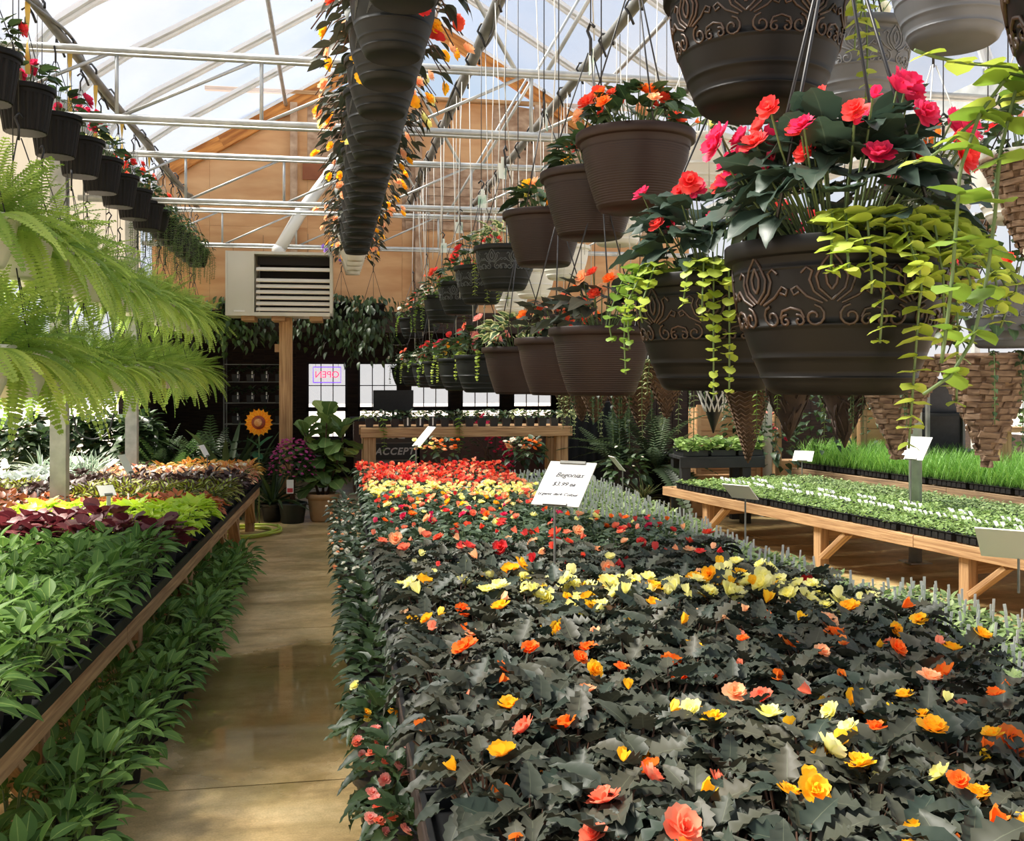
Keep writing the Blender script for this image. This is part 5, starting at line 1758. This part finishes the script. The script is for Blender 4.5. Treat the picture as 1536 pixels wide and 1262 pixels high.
b.box((-HW / 2 + .008, -.006, HH / 2), (.016, .012, HH)); b.box((-HW / 2 + .302, -.006, HH / 2), (.016, .012, HH))
obj('cabinet', b.mesh('cabinet', HEATM), ht)
b = MB(); b.box((.155, HD - .1, HH / 2), (HW - .36, .02, HH - .08)); obj('dark_core', b.mesh('dark_core', DARKIN), ht)
b = MB(); b.box((.155, .14, HH - .09), (HW - .36, .02, .09)); obj('inner_panel', b.mesh('inner_panel', DARKIN), ht)
for k in range(7):
    z = .075 + (.065 * k if k < 6 else .065 * 5 + .125)
    b = MB(); b.box((0, 0, 0), (HW - .35, .05, .014)); obj('louver', b.mesh('louver', LOUV), ht, Matrix.Translation((.155, .03, z)) @ Matrix.Rotation(.75, 4, 'X'))
b = MB(); b.box((-HW / 2 + .15, -.004, .05), (.12, .006, .016)); obj('name_plate', b.mesh('name_plate', TAGW), ht)
for x in (-.35, -.02, .4):
    b = MB(); b.box((x, HD / 2, -.025), (.14, HD * .8, .05)); obj('mounting_block', b.mesh('mounting_block', WOOD), ht)

# ------------------------------------------------------------------ things at the end of the aisle
def leafy(name, label, p, parts, cat='plant', rz=0, sc=1, group=None): return plant(name, label, cat, parts, p, rz, group, sc)
RE = random.Random(33)
# fiddle-leaf fig
p = at(484, 781, 11.25); p.z = 0.001
t = thing('fiddle_leaf_fig', 'bushy fiddle-leaf fig in a sandy terracotta pot at the end of the aisle', 'plant', p)
pr = [(.125, 0), (.135, .02), (.165, .24), (.168, .255), (.185, .255), (.187, .31), (.178, .31)]
obj('pot', lathe_mesh('pot', pr, TERRA, 36), t, None)
obj('soil', soil_mesh(.16, .27), t)
FL_ = singles(FIDDLE, 'leaf', LF['fid']); FLY = singles(FIDDLE, 'leaf', LF['fidy'])
b = MB()
stems = [((0, 0, .27), (.02, .02, .7), (.05, 0, 1.18)), ((.04, 0, .27), (.16, .03, .65), (.24, 0, 1.02)), ((-.04, 0, .27), (-.14, 0, .65), (-.2, .02, 1.0)), ((0, .05, .27), (.02, .15, .6), (.0, .2, .95))]
for s in stems: b.tube(s, [.016, .012, .006], 7)
obj('stems', b.mesh('stems', STEMB, True), t)
for si, s in enumerate(stems):
    for i in range(26):
        f = .2 + .8 * i / 25
        q = Vector(s[0]).lerp(Vector(s[1]), min(1, f * 2)) if f < .5 else Vector(s[1]).lerp(Vector(s[2]), (f - .5) * 2)
        top = f > .85
        low = f < .45
        obj('leaf', (FLY if RE.random() < .13 else FL_)[i % 3], t, X(tuple(q), i * 2.4 + si, (1.1 if top else RE.uniform(-.35, .5)) - (.3 if low else 0), RE.uniform(-.5, .5), RE.uniform(.19, .29) * (1 if not low else .9)))
# magenta standard in a dark pot
p = at(439, 781, 11.1); p.z = .001
t = thing('flowering_standard', 'magenta-flowered potted shrub with a price tag, dark pot, left of the fig', 'plant', p)
pr = [(.12, 0), (.15, .2), (.16, .2), (.16, .225), (.15, .225)]
obj('pot', lathe_mesh('pot', pr, mat('dark_slate_pot', (44, 52, 50), .5), 28), t); obj('soil', soil_mesh(.14, .19), t)
b = MB()
for q in range(4): b.tube([(.02 * q - .03, 0, .18), (.02 * math.sin(q * 2), .02 * math.cos(q * 2), .45), (.1 * math.sin(q * 1.6), .1 * math.cos(q * 1.6), .7)], [.012, .01, .005], 6)
obj('trunk', b.mesh('trunk', STEMB, True), t)
Ms = [X((.16 * math.sin(q * 2.4) * (1 - (q / 120 - .5) ** 2 * 2), .16 * math.cos(q * 2.4) * (1 - (q / 120 - .5) ** 2 * 2), .5 + .32 * q / 120 + RE.uniform(-.03, .03)), -q * 2.4, RE.uniform(-.5, .6), 0, .075) for q in range(120)]
o = obj('foliage', joined(OVATE, Ms, LF['deep']), t); o['kind'] = 'stuff'
for q in range(110):
    a = q * 2.4; f = q / 110
    rr = .255 * math.cos((f - .15) * 1.4)
    z = .52 + .40 * f
    obj('flower', SMALLF['violet'], t, X((rr * math.cos(a), rr * math.sin(a), z), a - PI / 2, RE.uniform(-.9, .1) if f < .7 else .2, 0, .058 if f > .45 else .042))
b = MB(); b.box((-.02, -.2, .42), (.075, .003, .15)); tg = obj('price_tag', b.mesh('price_tag', TAGW), t)
b = MB(); b.box((-.02, -.203, .38), (.06, .003, .045)); obj('red_print', b.mesh('red_print', mat('red_print', (200, 60, 70), .6)), tg)
# metal sunflower
p = at(388, 634, 10.9)
t = thing('sunflower_stake', 'metal sunflower ornament on a green stalk near the wooden post', 'ornament', (p.x, p.y, .001), -.1)
z = p.z
b = MB(); b.tube([(0, .03, 0), (0, .03, z * .5), (.0, .02, z)], .008, 8); obj('stalk', b.mesh('stalk', STEMM, True), t)
SP = leafT([(.25, .13, 0), (.5, .19, 0), (.75, .14, 0)], .3, -.1)
spm = [single(SP, 'petal', PT['sun'])]
for ring, (n, s, off, yy) in enumerate(((18, .12, 0, 0), (18, .102, .17, -.008))):
    for i in range(n):
        a = 2 * PI * i / n + off
        M = Matrix.Translation((0, yy, z)) @ Matrix.Rotation(a, 4, 'Y') @ Matrix.Translation((0, 0, .035)) @ Matrix.Rotation(PI / 2 - .15, 4, 'X') @ Matrix.Diagonal((s, s, s, 1))
        obj('petal', spm[0], t, M)
SR = mat('sunflower_brown', (124, 44, 16), .6, c2=(150, 64, 24), scale=30); SC = mat('sunflower_centre', (214, 158, 96), .6, c2=(190, 120, 60), scale=40)
b = MB(); b.lathe([(.075, 0), (.07, .016), (.04, .022), (.04, .022)], 28, cap1=True); obj('ring', b.mesh('ring', SR, True), t, Matrix.Translation((0, -.012, z)) @ Matrix.Rotation(PI / 2, 4, 'X'))
b = MB(); b.lathe([(.045, 0), (.036, .014), (.001, .022)], 24); obj('centre', b.mesh('centre', SC, True), t, Matrix.Translation((0, -.034, z)) @ Matrix.Rotation(PI / 2, 4, 'X'))
GM = leafmat('painted_green_leaf', (40, 92, 62), (50, 104, 70), trans=0, rough=.4)
gl_ = single(ROUND[0], 'metal_leaf', GM)
for a, zz, s in ((1.9, z - .27, .17), (-1.25, z - .27, .2), (.6, z - .4, .12)):
    obj('metal_leaf', gl_, t, X((0, 0, zz), a, .75, .0, s))
# hose
t = thing('garden_hose', 'yellow-green garden hose coiled on the floor by the last bench legs', 'hose', at(375, 805, 10.3).xy.to_3d())
b = MB(); pts = []
for i in range(150):
    a = i * .13
    r_ = .22 + .03 * math.sin(i * .21) + .0006 * i
    pts.append((r_ * 1.15 * math.cos(a) - .04, r_ * 1.3 * math.sin(a), .014 + .016 * (i // 49) + .004 * math.sin(i * .5)))
b.tube(pts, .012, 8); obj('hose', b.mesh('hose', HOSE, True), t)

# strap-leaved and palm-like plants on the floor at the back
def strap_plant(label, px, py, D, n, L, lead, pit=(.5, 1.35), T=STRAP, potr=.12):
    p = at(px, py, D); p.z = .001
    r_ = random.Random(px)
    P = [('pot', big_pot(potr * .75, potr, .2, BLACKP)), ('soil', soil_mesh(potr * .95, .18))]
    me = singles(T, 'leaf', LF[lead])
    for i in range(n):
        P.append(('leaf', me[i % len(me)], X((0, 0, .17), i * 2.4, r_.uniform(*pit), r_.uniform(-.3, .3), L * r_.uniform(.7, 1.2))))
    return plant('strap_leaf_plant', label, 'plant', P, p, r_.uniform(0, 6))
strap_plant('low strap-leaved plant on the floor between the left bench and the magenta shrub', 408, 775, 11.2, 40, .5, 'deep')
strap_plant('strap-leaved plant behind the sunflower ornament', 372, 760, 12.0, 44, .8, 'deep')
strap_plant('tall strap-leaved plant left of the sunflower ornament', 338, 760, 11.7, 46, .95, 'palm')
def palm(label, px, py, D, n, L, lead='palm', z0=.25, pot=True, T=FRONDS, pit=(.35, 1.3)):
    p = at(px, py, D); p.z = .001
    r_ = random.Random(px * 3)
    P = [('pot', big_pot(.13, .16, .26, BLKPOT)), ('soil', soil_mesh(.15, .23))] if pot else []
    me = singles(T, 'frond', LF[lead])
    for i in range(n):
        P.append(('frond', me[i % len(me)], X((0, 0, z0), i * 2.4, r_.uniform(*pit), r_.uniform(-.3, .3), L * r_.uniform(.75, 1.15))))
    return plant('potted_palm', label, 'plant', P, p, r_.uniform(0, 6))
palm('dark feathery palm at the back of the left bench, nearest the white rack', 235, 760, 11.6, 26, 1.0)
palm('dark feathery palm behind the yellow coleus, middle of three', 280, 760, 11.9, 26, .85)
palm('dark feathery palm at the right of three behind the left bench', 318, 760, 12.0, 26, .9)
palm('dark green fern on the floor behind the end of the left bench', 255, 765, 11.35, 30, .75, 'fernd')
palm('arching palm right of the dark doorway', 985, 760, 11.7, 22, .95, 'palm', .5, True)
palm('second arching palm at the side of the black planter', 930, 760, 11.9, 18, .95, 'palm', .5, True)
strap_plant('pale-leaved low plant by the black planter', 965, 740, 11.6, 30, .35, 'variegated')
t = thing('tall_planter', 'big plain dark planter left of the black plant stand', 'planter', (at(985, 745, 12.0).x, at(985, 745, 12.0).y, .001))
b = MB(); b.lathe([(.15, 0), (.16, .02), (.2, .66), (.215, .66), (.215, .72), (.2, .72), (.19, .6)], 28); obj('pot', b.mesh('pot', BLKPOT, True), t); 
obj('soil', soil_mesh(.19, .66), t)

# dark plants beyond the left bench, outside pipes
for i, (px, D, s, hgt) in enumerate(((20, 11.2, .9, 1.1), (65, 11.5, .95, 1.05), (110, 11.7, 1.0, 1.15), (140, 12.0, 1.0, 1.2), (178, 11.8, 1.1, 1.2), (212, 11.6, 1.1, 1.2), (40, 12.3, 1.0, 1.2))):
    p = at(px, 760, D); p.z = .001
    Ms = [Matrix.Translation((0, 0, .25)) @ M for M in dome(240, .46, hgt - .35, .13, RE, .7, -.5, .4, .2)]
    plant('potted_shrub', 'dark leafy shrub beyond the left bench, %s from the frame edge' % NTH[i], 'shrub', [('pot', big_pot(.12, .15, .24, BLACKP)), ('soil', soil_mesh(.14, .21)), ('foliage', joined(OVATE, Ms, LF['deep']), None, 'stuff')], p, i, 'dark shrubs beyond the left bench')
t = thing('pipe_rack', 'white pipe rack standing behind the second left post', 'rack', (at(193, 740, 11.6).x, at(193, 740, 11.6).y, .001), .2)
for (a, c) in (((0, 0, 0), (0, 0, 1.5)), ((.3, 0, 0), (.3, 0, 1.05)), ((0, 0, 1.1), (.16, 0, 1.12)), ((.16, 0, 1.12), (.3, 0, 1.05)), ((0, 0, .62), (.3, 0, .62)), ((0, .25, 0), (0, .25, 1.1)), ((0, 0, 1.05), (0, .25, 1.05))):
    b = MB(); b.tube([a, c], .022, 10); obj('pipe', b.mesh('pipe', WHITEP, True), t)
t = thing('cable_coil', 'black cable coil hanging below the ferns against the bright outside', 'cable', at(140, 600, 9.9))
b = MB(); b.tube([(.2 * math.cos(a * .2) * (1 + .08 * math.sin(a)), 0, -.12 + .27 * math.sin(a * .2)) for a in range(70)], .008, 6); obj('coil', b.mesh('coil', BLACKP, True), t)
b = MB(); b.tube([(0, 0, .1), (.0, 0, .9)], .006, 5); obj('hanging_cord', b.mesh('hanging_cord', BLACKP, True), t)

# wire shelf with pots left of the wooden post
t = thing('wire_shelf', 'black wire shelf with white-labelled pots in the dark left of the wooden post', 'shelf', (at(385, 700, 14.2).x, at(385, 700, 14.2).y, .001))
for x in (-.45, .45):
    for y in (0, .35):
        b = MB(); b.tube([(x, y, 0), (x, y, 2.1)], .012, 6); obj('upright', b.mesh('upright', STEELD, True), t)
for z in (.5, .95, 1.25, 1.55, 1.8):
    b = MB()
    for k in range(9): b.tube([(-.45 + .1125 * k, 0, z), (-.45 + .1125 * k, .35, z)], .004, 4)
    for y in (0, .17, .35): b.tube([(-.45, y, z), (.45, y, z)], .006, 4)
    obj('wire_deck', b.mesh('wire_deck', STEELD), t)
k = 0
for z in (.95, 1.25, 1.55):
    for x in (-.3, -.1, .1, .3):
        k += 1
        P = [('pot', SQPOT), ('plant_tag', WTAGM, Matrix.Translation((.03, -.05, .05))), ('foliage', joined(OVATE, [Matrix.Translation((0, 0, .1)) @ M for M in dome(16, .12, .1, .07, RE)], LF['deep']), None, 'stuff')]
        plant('potted_plant', 'small potted plant with white tag on the wire shelf, %s counting from its top left' % NTH[12 - k if k < 12 else 0], 'plant', P, at(385, 700, 14.2).xy.to_3d() + Vector((x, .15, z + .006)), 0, 'pots on the wire shelf')

# drooping dark plants hung before the header house
def droop(label, px, py, D, n, L, lead):
    p = at(px, py, D)
    r_ = random.Random(px)
    P = [('pot', pot_plain(.15, .2, BLKPOT)), ('soil', soil_mesh(.13, .17))]
    b = MB()
    for i in range(n * 3):
        az = r_.uniform(0, 6.28); rr = r_.uniform(.05, .36); z = .2 - r_.random() * L * (rr / .36) ** .5 + .1
        b.leaf(LANCE[i % 3], X((rr * math.cos(az), rr * math.sin(az), z), az - PI / 2, r_.uniform(-1.45, -.5), r_.uniform(-.5, .5), r_.uniform(.06, .12)))
    P.append(('foliage', b.mesh('foliage', LF[lead], True), None, 'stuff'))
    P += hanger_parts(.15, .2, .4, WIRE, .3)
    plant('hanging_basket', label, 'plant', P, p, 0)
droop('dark drooping basket plant hung before the windows, next to the wooden post', 462, 470, 12.6, 90, .75, 'deep')
droop('dark drooping basket plant between the first two back windows', 512, 478, 12.7, 100, .8, 'deep')
droop('loose brown-green basket plant hung before the second window', 560, 480, 12.4, 110, .9, 'deep')
droop('dark drooping basket plant left of the wooden post', 395, 470, 12.8, 100, .8, 'palm')
droop('dark drooping basket plant under the heater left edge', 350, 480, 12.5, 100, .7, 'fernd')

# ------------------------------------------------------------------ high wooden table with pots, payment board, bougainvillea
a, c = at(541, 650, 11.35), at(858, 650, 11.35)
ang = math.atan2(c.y - a.y, c.x - a.x)
# the table stands square to the house: keep both ends at one depth along the aisle
y0 = (a.y + c.y) / 2
a = EYE + (a - EYE) * (y0 / a.y); c = EYE + (c - EYE) * (y0 / c.y)
zt = 1.05
t = thing('potting_table', 'tall wooden table with heavy legs behind the red begonias', 'table', ((a.x + c.x) / 2, y0, 0))
w = (c.x - a.x)
board((-w / 2, 0, zt - .06), (w / 2, 0, zt - .06), .04, .105, WOOD, 'apron', t)
board((-w / 2, .7, zt - .06), (w / 2, .7, zt - .06), .04, .105, WOOD, 'apron', t)
for k in range(5): board((-w / 2, .07 + .145 * k, zt - .012), (w / 2, .07 + .145 * k, zt - .012), .14, .025, WOOD, 'deck_board', t)
for x in (-w / 2 + .1, w / 2 - .11):
    for y in (.095, .6): board((x, y, 0), (x, y, zt - .03), .14, .14, WOOD, 'leg', t, up=(0, 1, 0))
for i in range(17):
    x = a.x + .1 + (w - .15) * i / 16.0
    for rr in (0,):
        Ms = [Matrix.Translation((0, 0, .08)) @ M for M in dome(22, .16, .1, .07, RE, .9, -.6)]
        P = [('pot', SQPOT), ('foliage', joined(OVATE, Ms, LF['variegated' if i % 4 == 0 else 'deep']), None, 'stuff')]
        for q in range(2): P.append(('flower', SMALLF['white'], X((RE.uniform(-.06, .06), -.05, .17), RE.uniform(0, 6), -.8, 0, .035)))
        r = plant('potted_plant', 'small white-flowered potted plant on the tall wooden table, %s from its aisle end' % NTH[i], 'plant', P, (x, y0 + .09, zt + .001), 0, 'white-flowered pots on the tall table', .9)
        if i in (3, 4, 5): obj('plant_tag', WTAGM, r, Matrix.Translation((.0, -.07, .02)))
        if i in (1, 7): vine(r, [(0, -.05, .1), (0, -.13, .12), (.01, -.16, 0), (.02, -.16, -.2), (.0, -.16, -.32)], .05, .06, True, False, i)
def pot_for(label, px, py, D, parts, name='potted_plant'):
    p = at(px, py, D); return plant(name, label, 'plant', parts, p, 0)
# monitor and boxes behind on a counter
cb = at(600, 640, 14.5)
t = thing('counter', 'dark wooden sales counter behind the tall table', 'counter', (at(690, 700, 14.3).x, at(690, 700, 14.3).y, .001))
b = MB(); b.box((0, .3, .5), (3.0, .6, 1.0)); obj('body', b.mesh('body', mat('reddish_brown_panel', (74, 46, 32), .6, c2=(90, 58, 40), scale=3)), t)
for k in range(6):
    b = MB(); b.box((-1.25 + .5 * k, -.008, .5), (.47, .02, .86)); obj('front_panel', b.mesh('front_panel', mat('panel_brown_%s' % 'abcdef'[k], (70 + k * 2, 44, 31), .6)), t)
b = MB(); b.box((0, .3, 1.02), (3.1, .7, .04)); obj('worktop', b.mesh('worktop', BLACKW), t)
t = thing('monitor', 'flat black monitor standing on the counter before the back windows', 'monitor', (at(590, 628, 14.5).x, at(590, 628, 14.5).y, 1.041))
b = MB(); b.box((0, 0, .24), (.58, .03, .3)); obj('screen', b.mesh('screen', BLACKP), t)
b = MB(); b.tube([(0, .02, 0), (0, .02, .12)], .02, 8); b.box((0, .02, .006), (.22, .16, .012)); obj('stand', b.mesh('stand', BLACKP), t)
# payment board
pa, pc = at(559, 700, 12.4), at(627, 700, 12.4)
t = thing('payment_board', 'dark framed payment board reading ACCEPT under the tall table', 'sign', ((pa.x + pc.x) / 2, pa.y, .001))
bw = pc.x - pa.x; zc = at(590, 678, 12.4).z
GRYF = mat('grey_sign_frame', (112, 108, 102), .5); SBLK = mat('sign_black', (30, 29, 30), .5); SLET = mat('sign_lettering', (176, 172, 168), .5)
b = MB(); b.box((0, 0, zc - .08), (bw + .06, .03, .66)); obj('frame', b.mesh('frame', GRYF), t)
b = MB(); b.box((0, -.018, zc), (bw, .012, .2)); fb_ = obj('black_band', b.mesh('black_band', SBLK), t)
b = MB(); b.box((0, -.018, zc + .175), (bw, .012, .12)); f2 = obj('upper_band', b.mesh('upper_band', mat('sign_brown', (58, 48, 42), .5)), t)
obj('lettering', text_mesh('ACCEPT', .12, SLET, .25, .001, 1.12, .003), fb_, Matrix.Translation((-.01, -.027, zc)) @ Matrix.Rotation(PI / 2, 4, 'X'))
b = MB(); b.tube([(-.1, -.027, zc + .165), (-.06, -.027, zc + .185), (-.03, -.027, zc + .17), (.02, -.027, zc + .19), (.05, -.027, zc + .17), (.12, -.027, zc + .168)], .014, 5); obj('script_mark', b.mesh('script_mark', SLET, True), f2)
CARD = [mat('card_mark_' + n, c, .5) for n, c in (('grey', (120, 116, 112)), ('plum', (96, 48, 62)), ('red', (132, 54, 52)))]
for k in range(3):
    b = MB(); b.box((-bw * .32 + bw * .32 * k, -.018, zc - .19), (bw * .27, .012, .14)); cd = obj('card_panel', b.mesh('card_panel', SBLK if k else CARD[0]), t)
    if k:
        b = MB(); b.box((-bw * .32 + bw * .32 * k, -.026, zc - .2), (bw * .18, .006, .06)); obj('card_mark', b.mesh('card_mark', CARD[k]), cd)
for x in (-bw / 2 - .015, bw / 2 + .015):
    b = MB(); b.box((x, 0, (zc + .2) / 2), (.03, .03, zc + .2)); obj('stand_leg', b.mesh('stand_leg', GRYF), t)
# bougainvillea
p = at(735, 720, 12.6); p.z = .001
b = MB()
P = [('pot', big_pot(.15, .18, .28, BLKPOT)), ('soil', soil_mesh(.17, .25))]
for q in range(5): b.tube([(0, 0, .25), (.1 * math.sin(q * 2), .1 * math.cos(q * 2), .7), (.3 * math.sin(q * 2.2), .12 * math.cos(q * 2.2), 1.0)], [.014, .01, .004], 6)
P.append(('stems', b.mesh('stems', STEMB, True)))
Ms = [X((RE.uniform(-.35, .32), RE.uniform(-.2, .2), RE.uniform(.4, 1.1)), RE.uniform(0, 6), RE.uniform(-.4, .5), 0, .08) for q in range(110)]
P.append(('foliage', joined(OVATE, Ms, LF['deep']), None, 'stuff'))
for q in range(90):
    f = RE.random(); x = -.2 + .45 * f + RE.uniform(-.1, .1)
    P.append(('flower', SMALLF['magenta'], X((x, RE.uniform(-.25, 0), 1.05 - .55 * f ** 2 + RE.uniform(-.14, .1)), RE.uniform(0, 6), RE.uniform(-1, 0), 0, .07)))
plant('bougainvillea', 'magenta bougainvillea spilling under the tall wooden table', 'plant', P, p, 0)
# orange flower sprays on the table's near side, grey terminal
for i, (px, py, fl) in enumerate(((640, 700, ['peach', 'pale_yellow']), (668, 690, ['orange', 'peach']), (800, 700, ['orange', 'peach']), (775, 705, ['white', 'peach']))):
    p = at(px, py, 10.6); p.z = .462
    plant('begonia_plant', '%s begonia standing taller than the red ones before the tall table, %s from the aisle' % ('orange' if i in (1, 2) else 'pale', NTH[i]), 'plant',
          [('pot', SQPOT)] + proto_floor_beg('deep', fl, 30, 14, 900 + i, .34, .08, OVATE, .2, .06)[2:], p, 0)
t = thing('card_terminal', 'grey box on a pole behind the right leg of the tall table', 'terminal', (at(822, 690, 12.2).x, at(822, 690, 12.2).y, .001))
b = MB(); b.tube([(0, 0, 0), (0, 0, .85)], .012, 8); b.box((0, 0, .01), (.25, .25, .02)); obj('pole', b.mesh('pole', STEELD, True), t)
b = MB(); b.box((0, 0, .86), (.14, .1, .12)); b.box((0, .02, 1.0), (.2, .06, .2)); obj('housing', b.mesh('housing', GREYPOT), t)
b = MB(); b.box((0, -.012, 1.0), (.15, .006, .1)); obj('screen', b.mesh('screen', SBLK), t)
t = thing('door_curtain', 'dark hanging cloth right of the tall table', 'curtain', (at(888, 690, 12.6).x, at(888, 690, 12.6).y, .001))
b = MB(); V, F = [], []
for i in range(25):
    x = -.3 + .6 * i / 24; dy = .03 * math.sin(i * 1.4)
    V += [(x, dy, 0), (x, dy * .7, 1.3)]
F = [(2 * i, 2 * i + 2, 2 * i + 3, 2 * i + 1) for i in range(24)]
b.add(V, F); o = obj('cloth', b.mesh('cloth', mat('black_cloth', (26, 27, 28), .9), True), t)
b = MB(); b.tube([(-.33, 0, 1.3), (.33, 0, 1.3)], .012, 6); b.tube([(-.33, 0, 0), (-.33, 0, 1.3)], .012, 6); b.tube([(.33, 0, 0), (.33, 0, 1.3)], .012, 6); obj('rail', b.mesh('rail', BLACKP, True), t)

# ------------------------------------------------------------------ back right: black stand, crates, shelves
sa, sc_ = at(1010, 690, 11.2), at(1138, 690, 11.2)
t = thing('plant_stand', 'black wooden stand carrying trays of green plants behind the seedlings', 'stand', ((sa.x + sc_.x) / 2, (sa.y + sc_.y) / 2, .001), -.06)
w = (sc_ - sa).length; zt = at(1070, 682, 11.2).z
for k in range(3): board((-w / 2, -.16 + .16 * k, zt - .02), (w / 2, -.16 + .16 * k, zt - .02), .15, .03, BLACKW, 'deck_board', t)
board((-w / 2, -.22, zt - .08), (w / 2, -.22, zt - .08), .035, .1, BLACKW, 'apron', t)
for x in (-w / 2 + .07, w / 2 - .2):
    for y in (-.17, .17): board((x, y, 0), (x, y, zt - .03), .1, .1, BLACKW, 'leg', t, up=(0, 1, 0))
for i in range(3):
    f = plug_tray(.3, .5, 4, 6, 'plug', .09, 5, 950 + i, .12)
    tt = thing('plant_tray', ['tray of bushy green plants at the left end of the black stand', 'tray of bushy green plants in the middle of the black stand', 'tray of white-flecked plants at the right end of the black stand'][i], 'tray', t.location + Vector((-.3 + .32 * i, 0, zt + .002 - .001)), -.06)
    obj('tray', tray_mesh(.42, .30, .06), tt); o = obj('foliage', f, tt); o['kind'] = 'stuff'
def crate(label, px, py, D, w, h, d, m=PLY):
    p = at(px, py, D)
    t = thing('plywood_crate', label, 'crate', (p.x, p.y, .001), RE.uniform(-.1, .1))
    for k in range(int(h / .16)):
        b = MB(); b.box((0, -d / 2, .08 + .16 * k), (w, .02, .152)); obj('plank', b.mesh('plank', m), t, Matrix.Translation((0, RE.uniform(-.004, .004), 0)))
    b = MB(); b.box((0, .01, h / 2 - .02), (w - .02, d - .03, h - .04)); obj('box', b.mesh('box', m), t)
    for x in (-w / 2 + .03, w / 2 - .03):
        b = MB(); b.box((x, -d / 2 - .016, h / 2), (.05, .012, h)); obj('batten', b.mesh('batten', m), t)
crate('pale plywood crate behind the black stand', 1085, 740, 12.4, .8, 1.28, .4)
crate('low plywood box under the black stand', 1068, 740, 11.75, .62, .5, .3)
crate('plywood crate right of the black stand', 1172, 740, 12.5, .5, .62, .35)
crate('pale plywood panel box behind the tall grass', 1296, 740, 12.9, .5, 1.3, .3)
for i, (px, D, h) in enumerate(((1293, 12.0, 1.7), (1503, 10.2, 1.05), (1165, 12.0, 1.2))):
    p = at(px, 740, D)
    t = thing('wooden_post', ['slim pale wooden post behind the tall grass', 'short wooden post with a cap at the right frame edge', 'reddish wooden post behind the strapped cone basket'][i], 'post', (p.x, p.y, .001))
    board((0, 0, 0), (0, 0, h), .13 if i == 1 else .09, .13 if i == 1 else .09, WOOD, 'shaft', t, up=(0, 1, 0))
    if i == 1: board((-.2, 0, h + .03), (.2, 0, h + .03), .2, .055, WOOD, 'cap', t)
t = thing('metal_shelf', 'dark open metal shelf behind the bark baskets', 'shelf', (at(1440, 740, 11.0).x, at(1440, 740, 11.0).y, .001), .1)
for x in (-.42, .42):
    for y in (0, .45):
        b = MB(); b.box((x, y, .8), (.035, .035, 1.6)); obj('upright', b.mesh('upright', STEELD), t)
for z in (.35, .78, 1.2, 1.58):
    b = MB(); b.box((0, .225, z), (.86, .46, .03)); obj('shelf_board', b.mesh('shelf_board', BLKPOT), t)
b = MB(); b.box((0, .47, .8), (.86, .02, 1.56)); obj('back_panel', b.mesh('back_panel', BLACKP), t)
# climbing and flowering plants along the back wall
def bush(label, px, D, n, hgt, R, lead, fl=None, nf=0, fs=.06, sz=.1):
    p = at(px, 740, D); p.z = .001
    Ms = [Matrix.Translation((0, 0, .2)) @ M for M in dome(n, R * 1.6, hgt - .3, sz, RE, .7, -.6, .4, .3)]
    P = [('pot', big_pot(.12, .15, .24, BLACKP)), ('soil', soil_mesh(.14, .21)), ('foliage', joined(OVATE, Ms, LF[lead]), None, 'stuff')]
    for q in range(nf):
        a = RE.uniform(0, 6.28); rr = R * RE.uniform(.3, 1)
        P.append(('flower', FLW[fl[q % len(fl)]][q % 2], X((rr * math.cos(a), rr * math.sin(a), hgt * RE.uniform(.75, 1.05)), a, RE.uniform(-1, 0), 0, fs)))
    plant('potted_shrub', label, 'shrub', P, p, 0)
bush('leafy shrub with pink blooms below the first twig cone', 1158, 11.6, 120, 1.15, .3, 'deep', ['pink', 'magenta'], 12)
bush('dark trailing shrub between the two twig cones', 1232, 11.8, 160, 1.6, .32, 'deep')
bush('loose shrub with white flecks beside the strapped cone', 1118, 11.9, 130, 1.4, .3, 'deep', ['white'], 8, .03)
bush('dark shrub behind the larger twig cone', 1330, 12.6, 150, 1.5, .35, 'deep')
bush('dark shrub behind the metal shelf', 1400, 12.9, 150, 1.75, .4, 'deep')
bush('green shrub at the far right behind the short post', 1530, 11.5, 150, 1.3, .4, 'fernd')
bush('low dark shrub beside the tall planter', 940, 11.3, 90, .8, .25, 'deep', ['white'], 3, .04)
bush('dark shrub in front of the counter right of the bougainvillea', 790, 12.9, 110, .95, .3, 'deep')
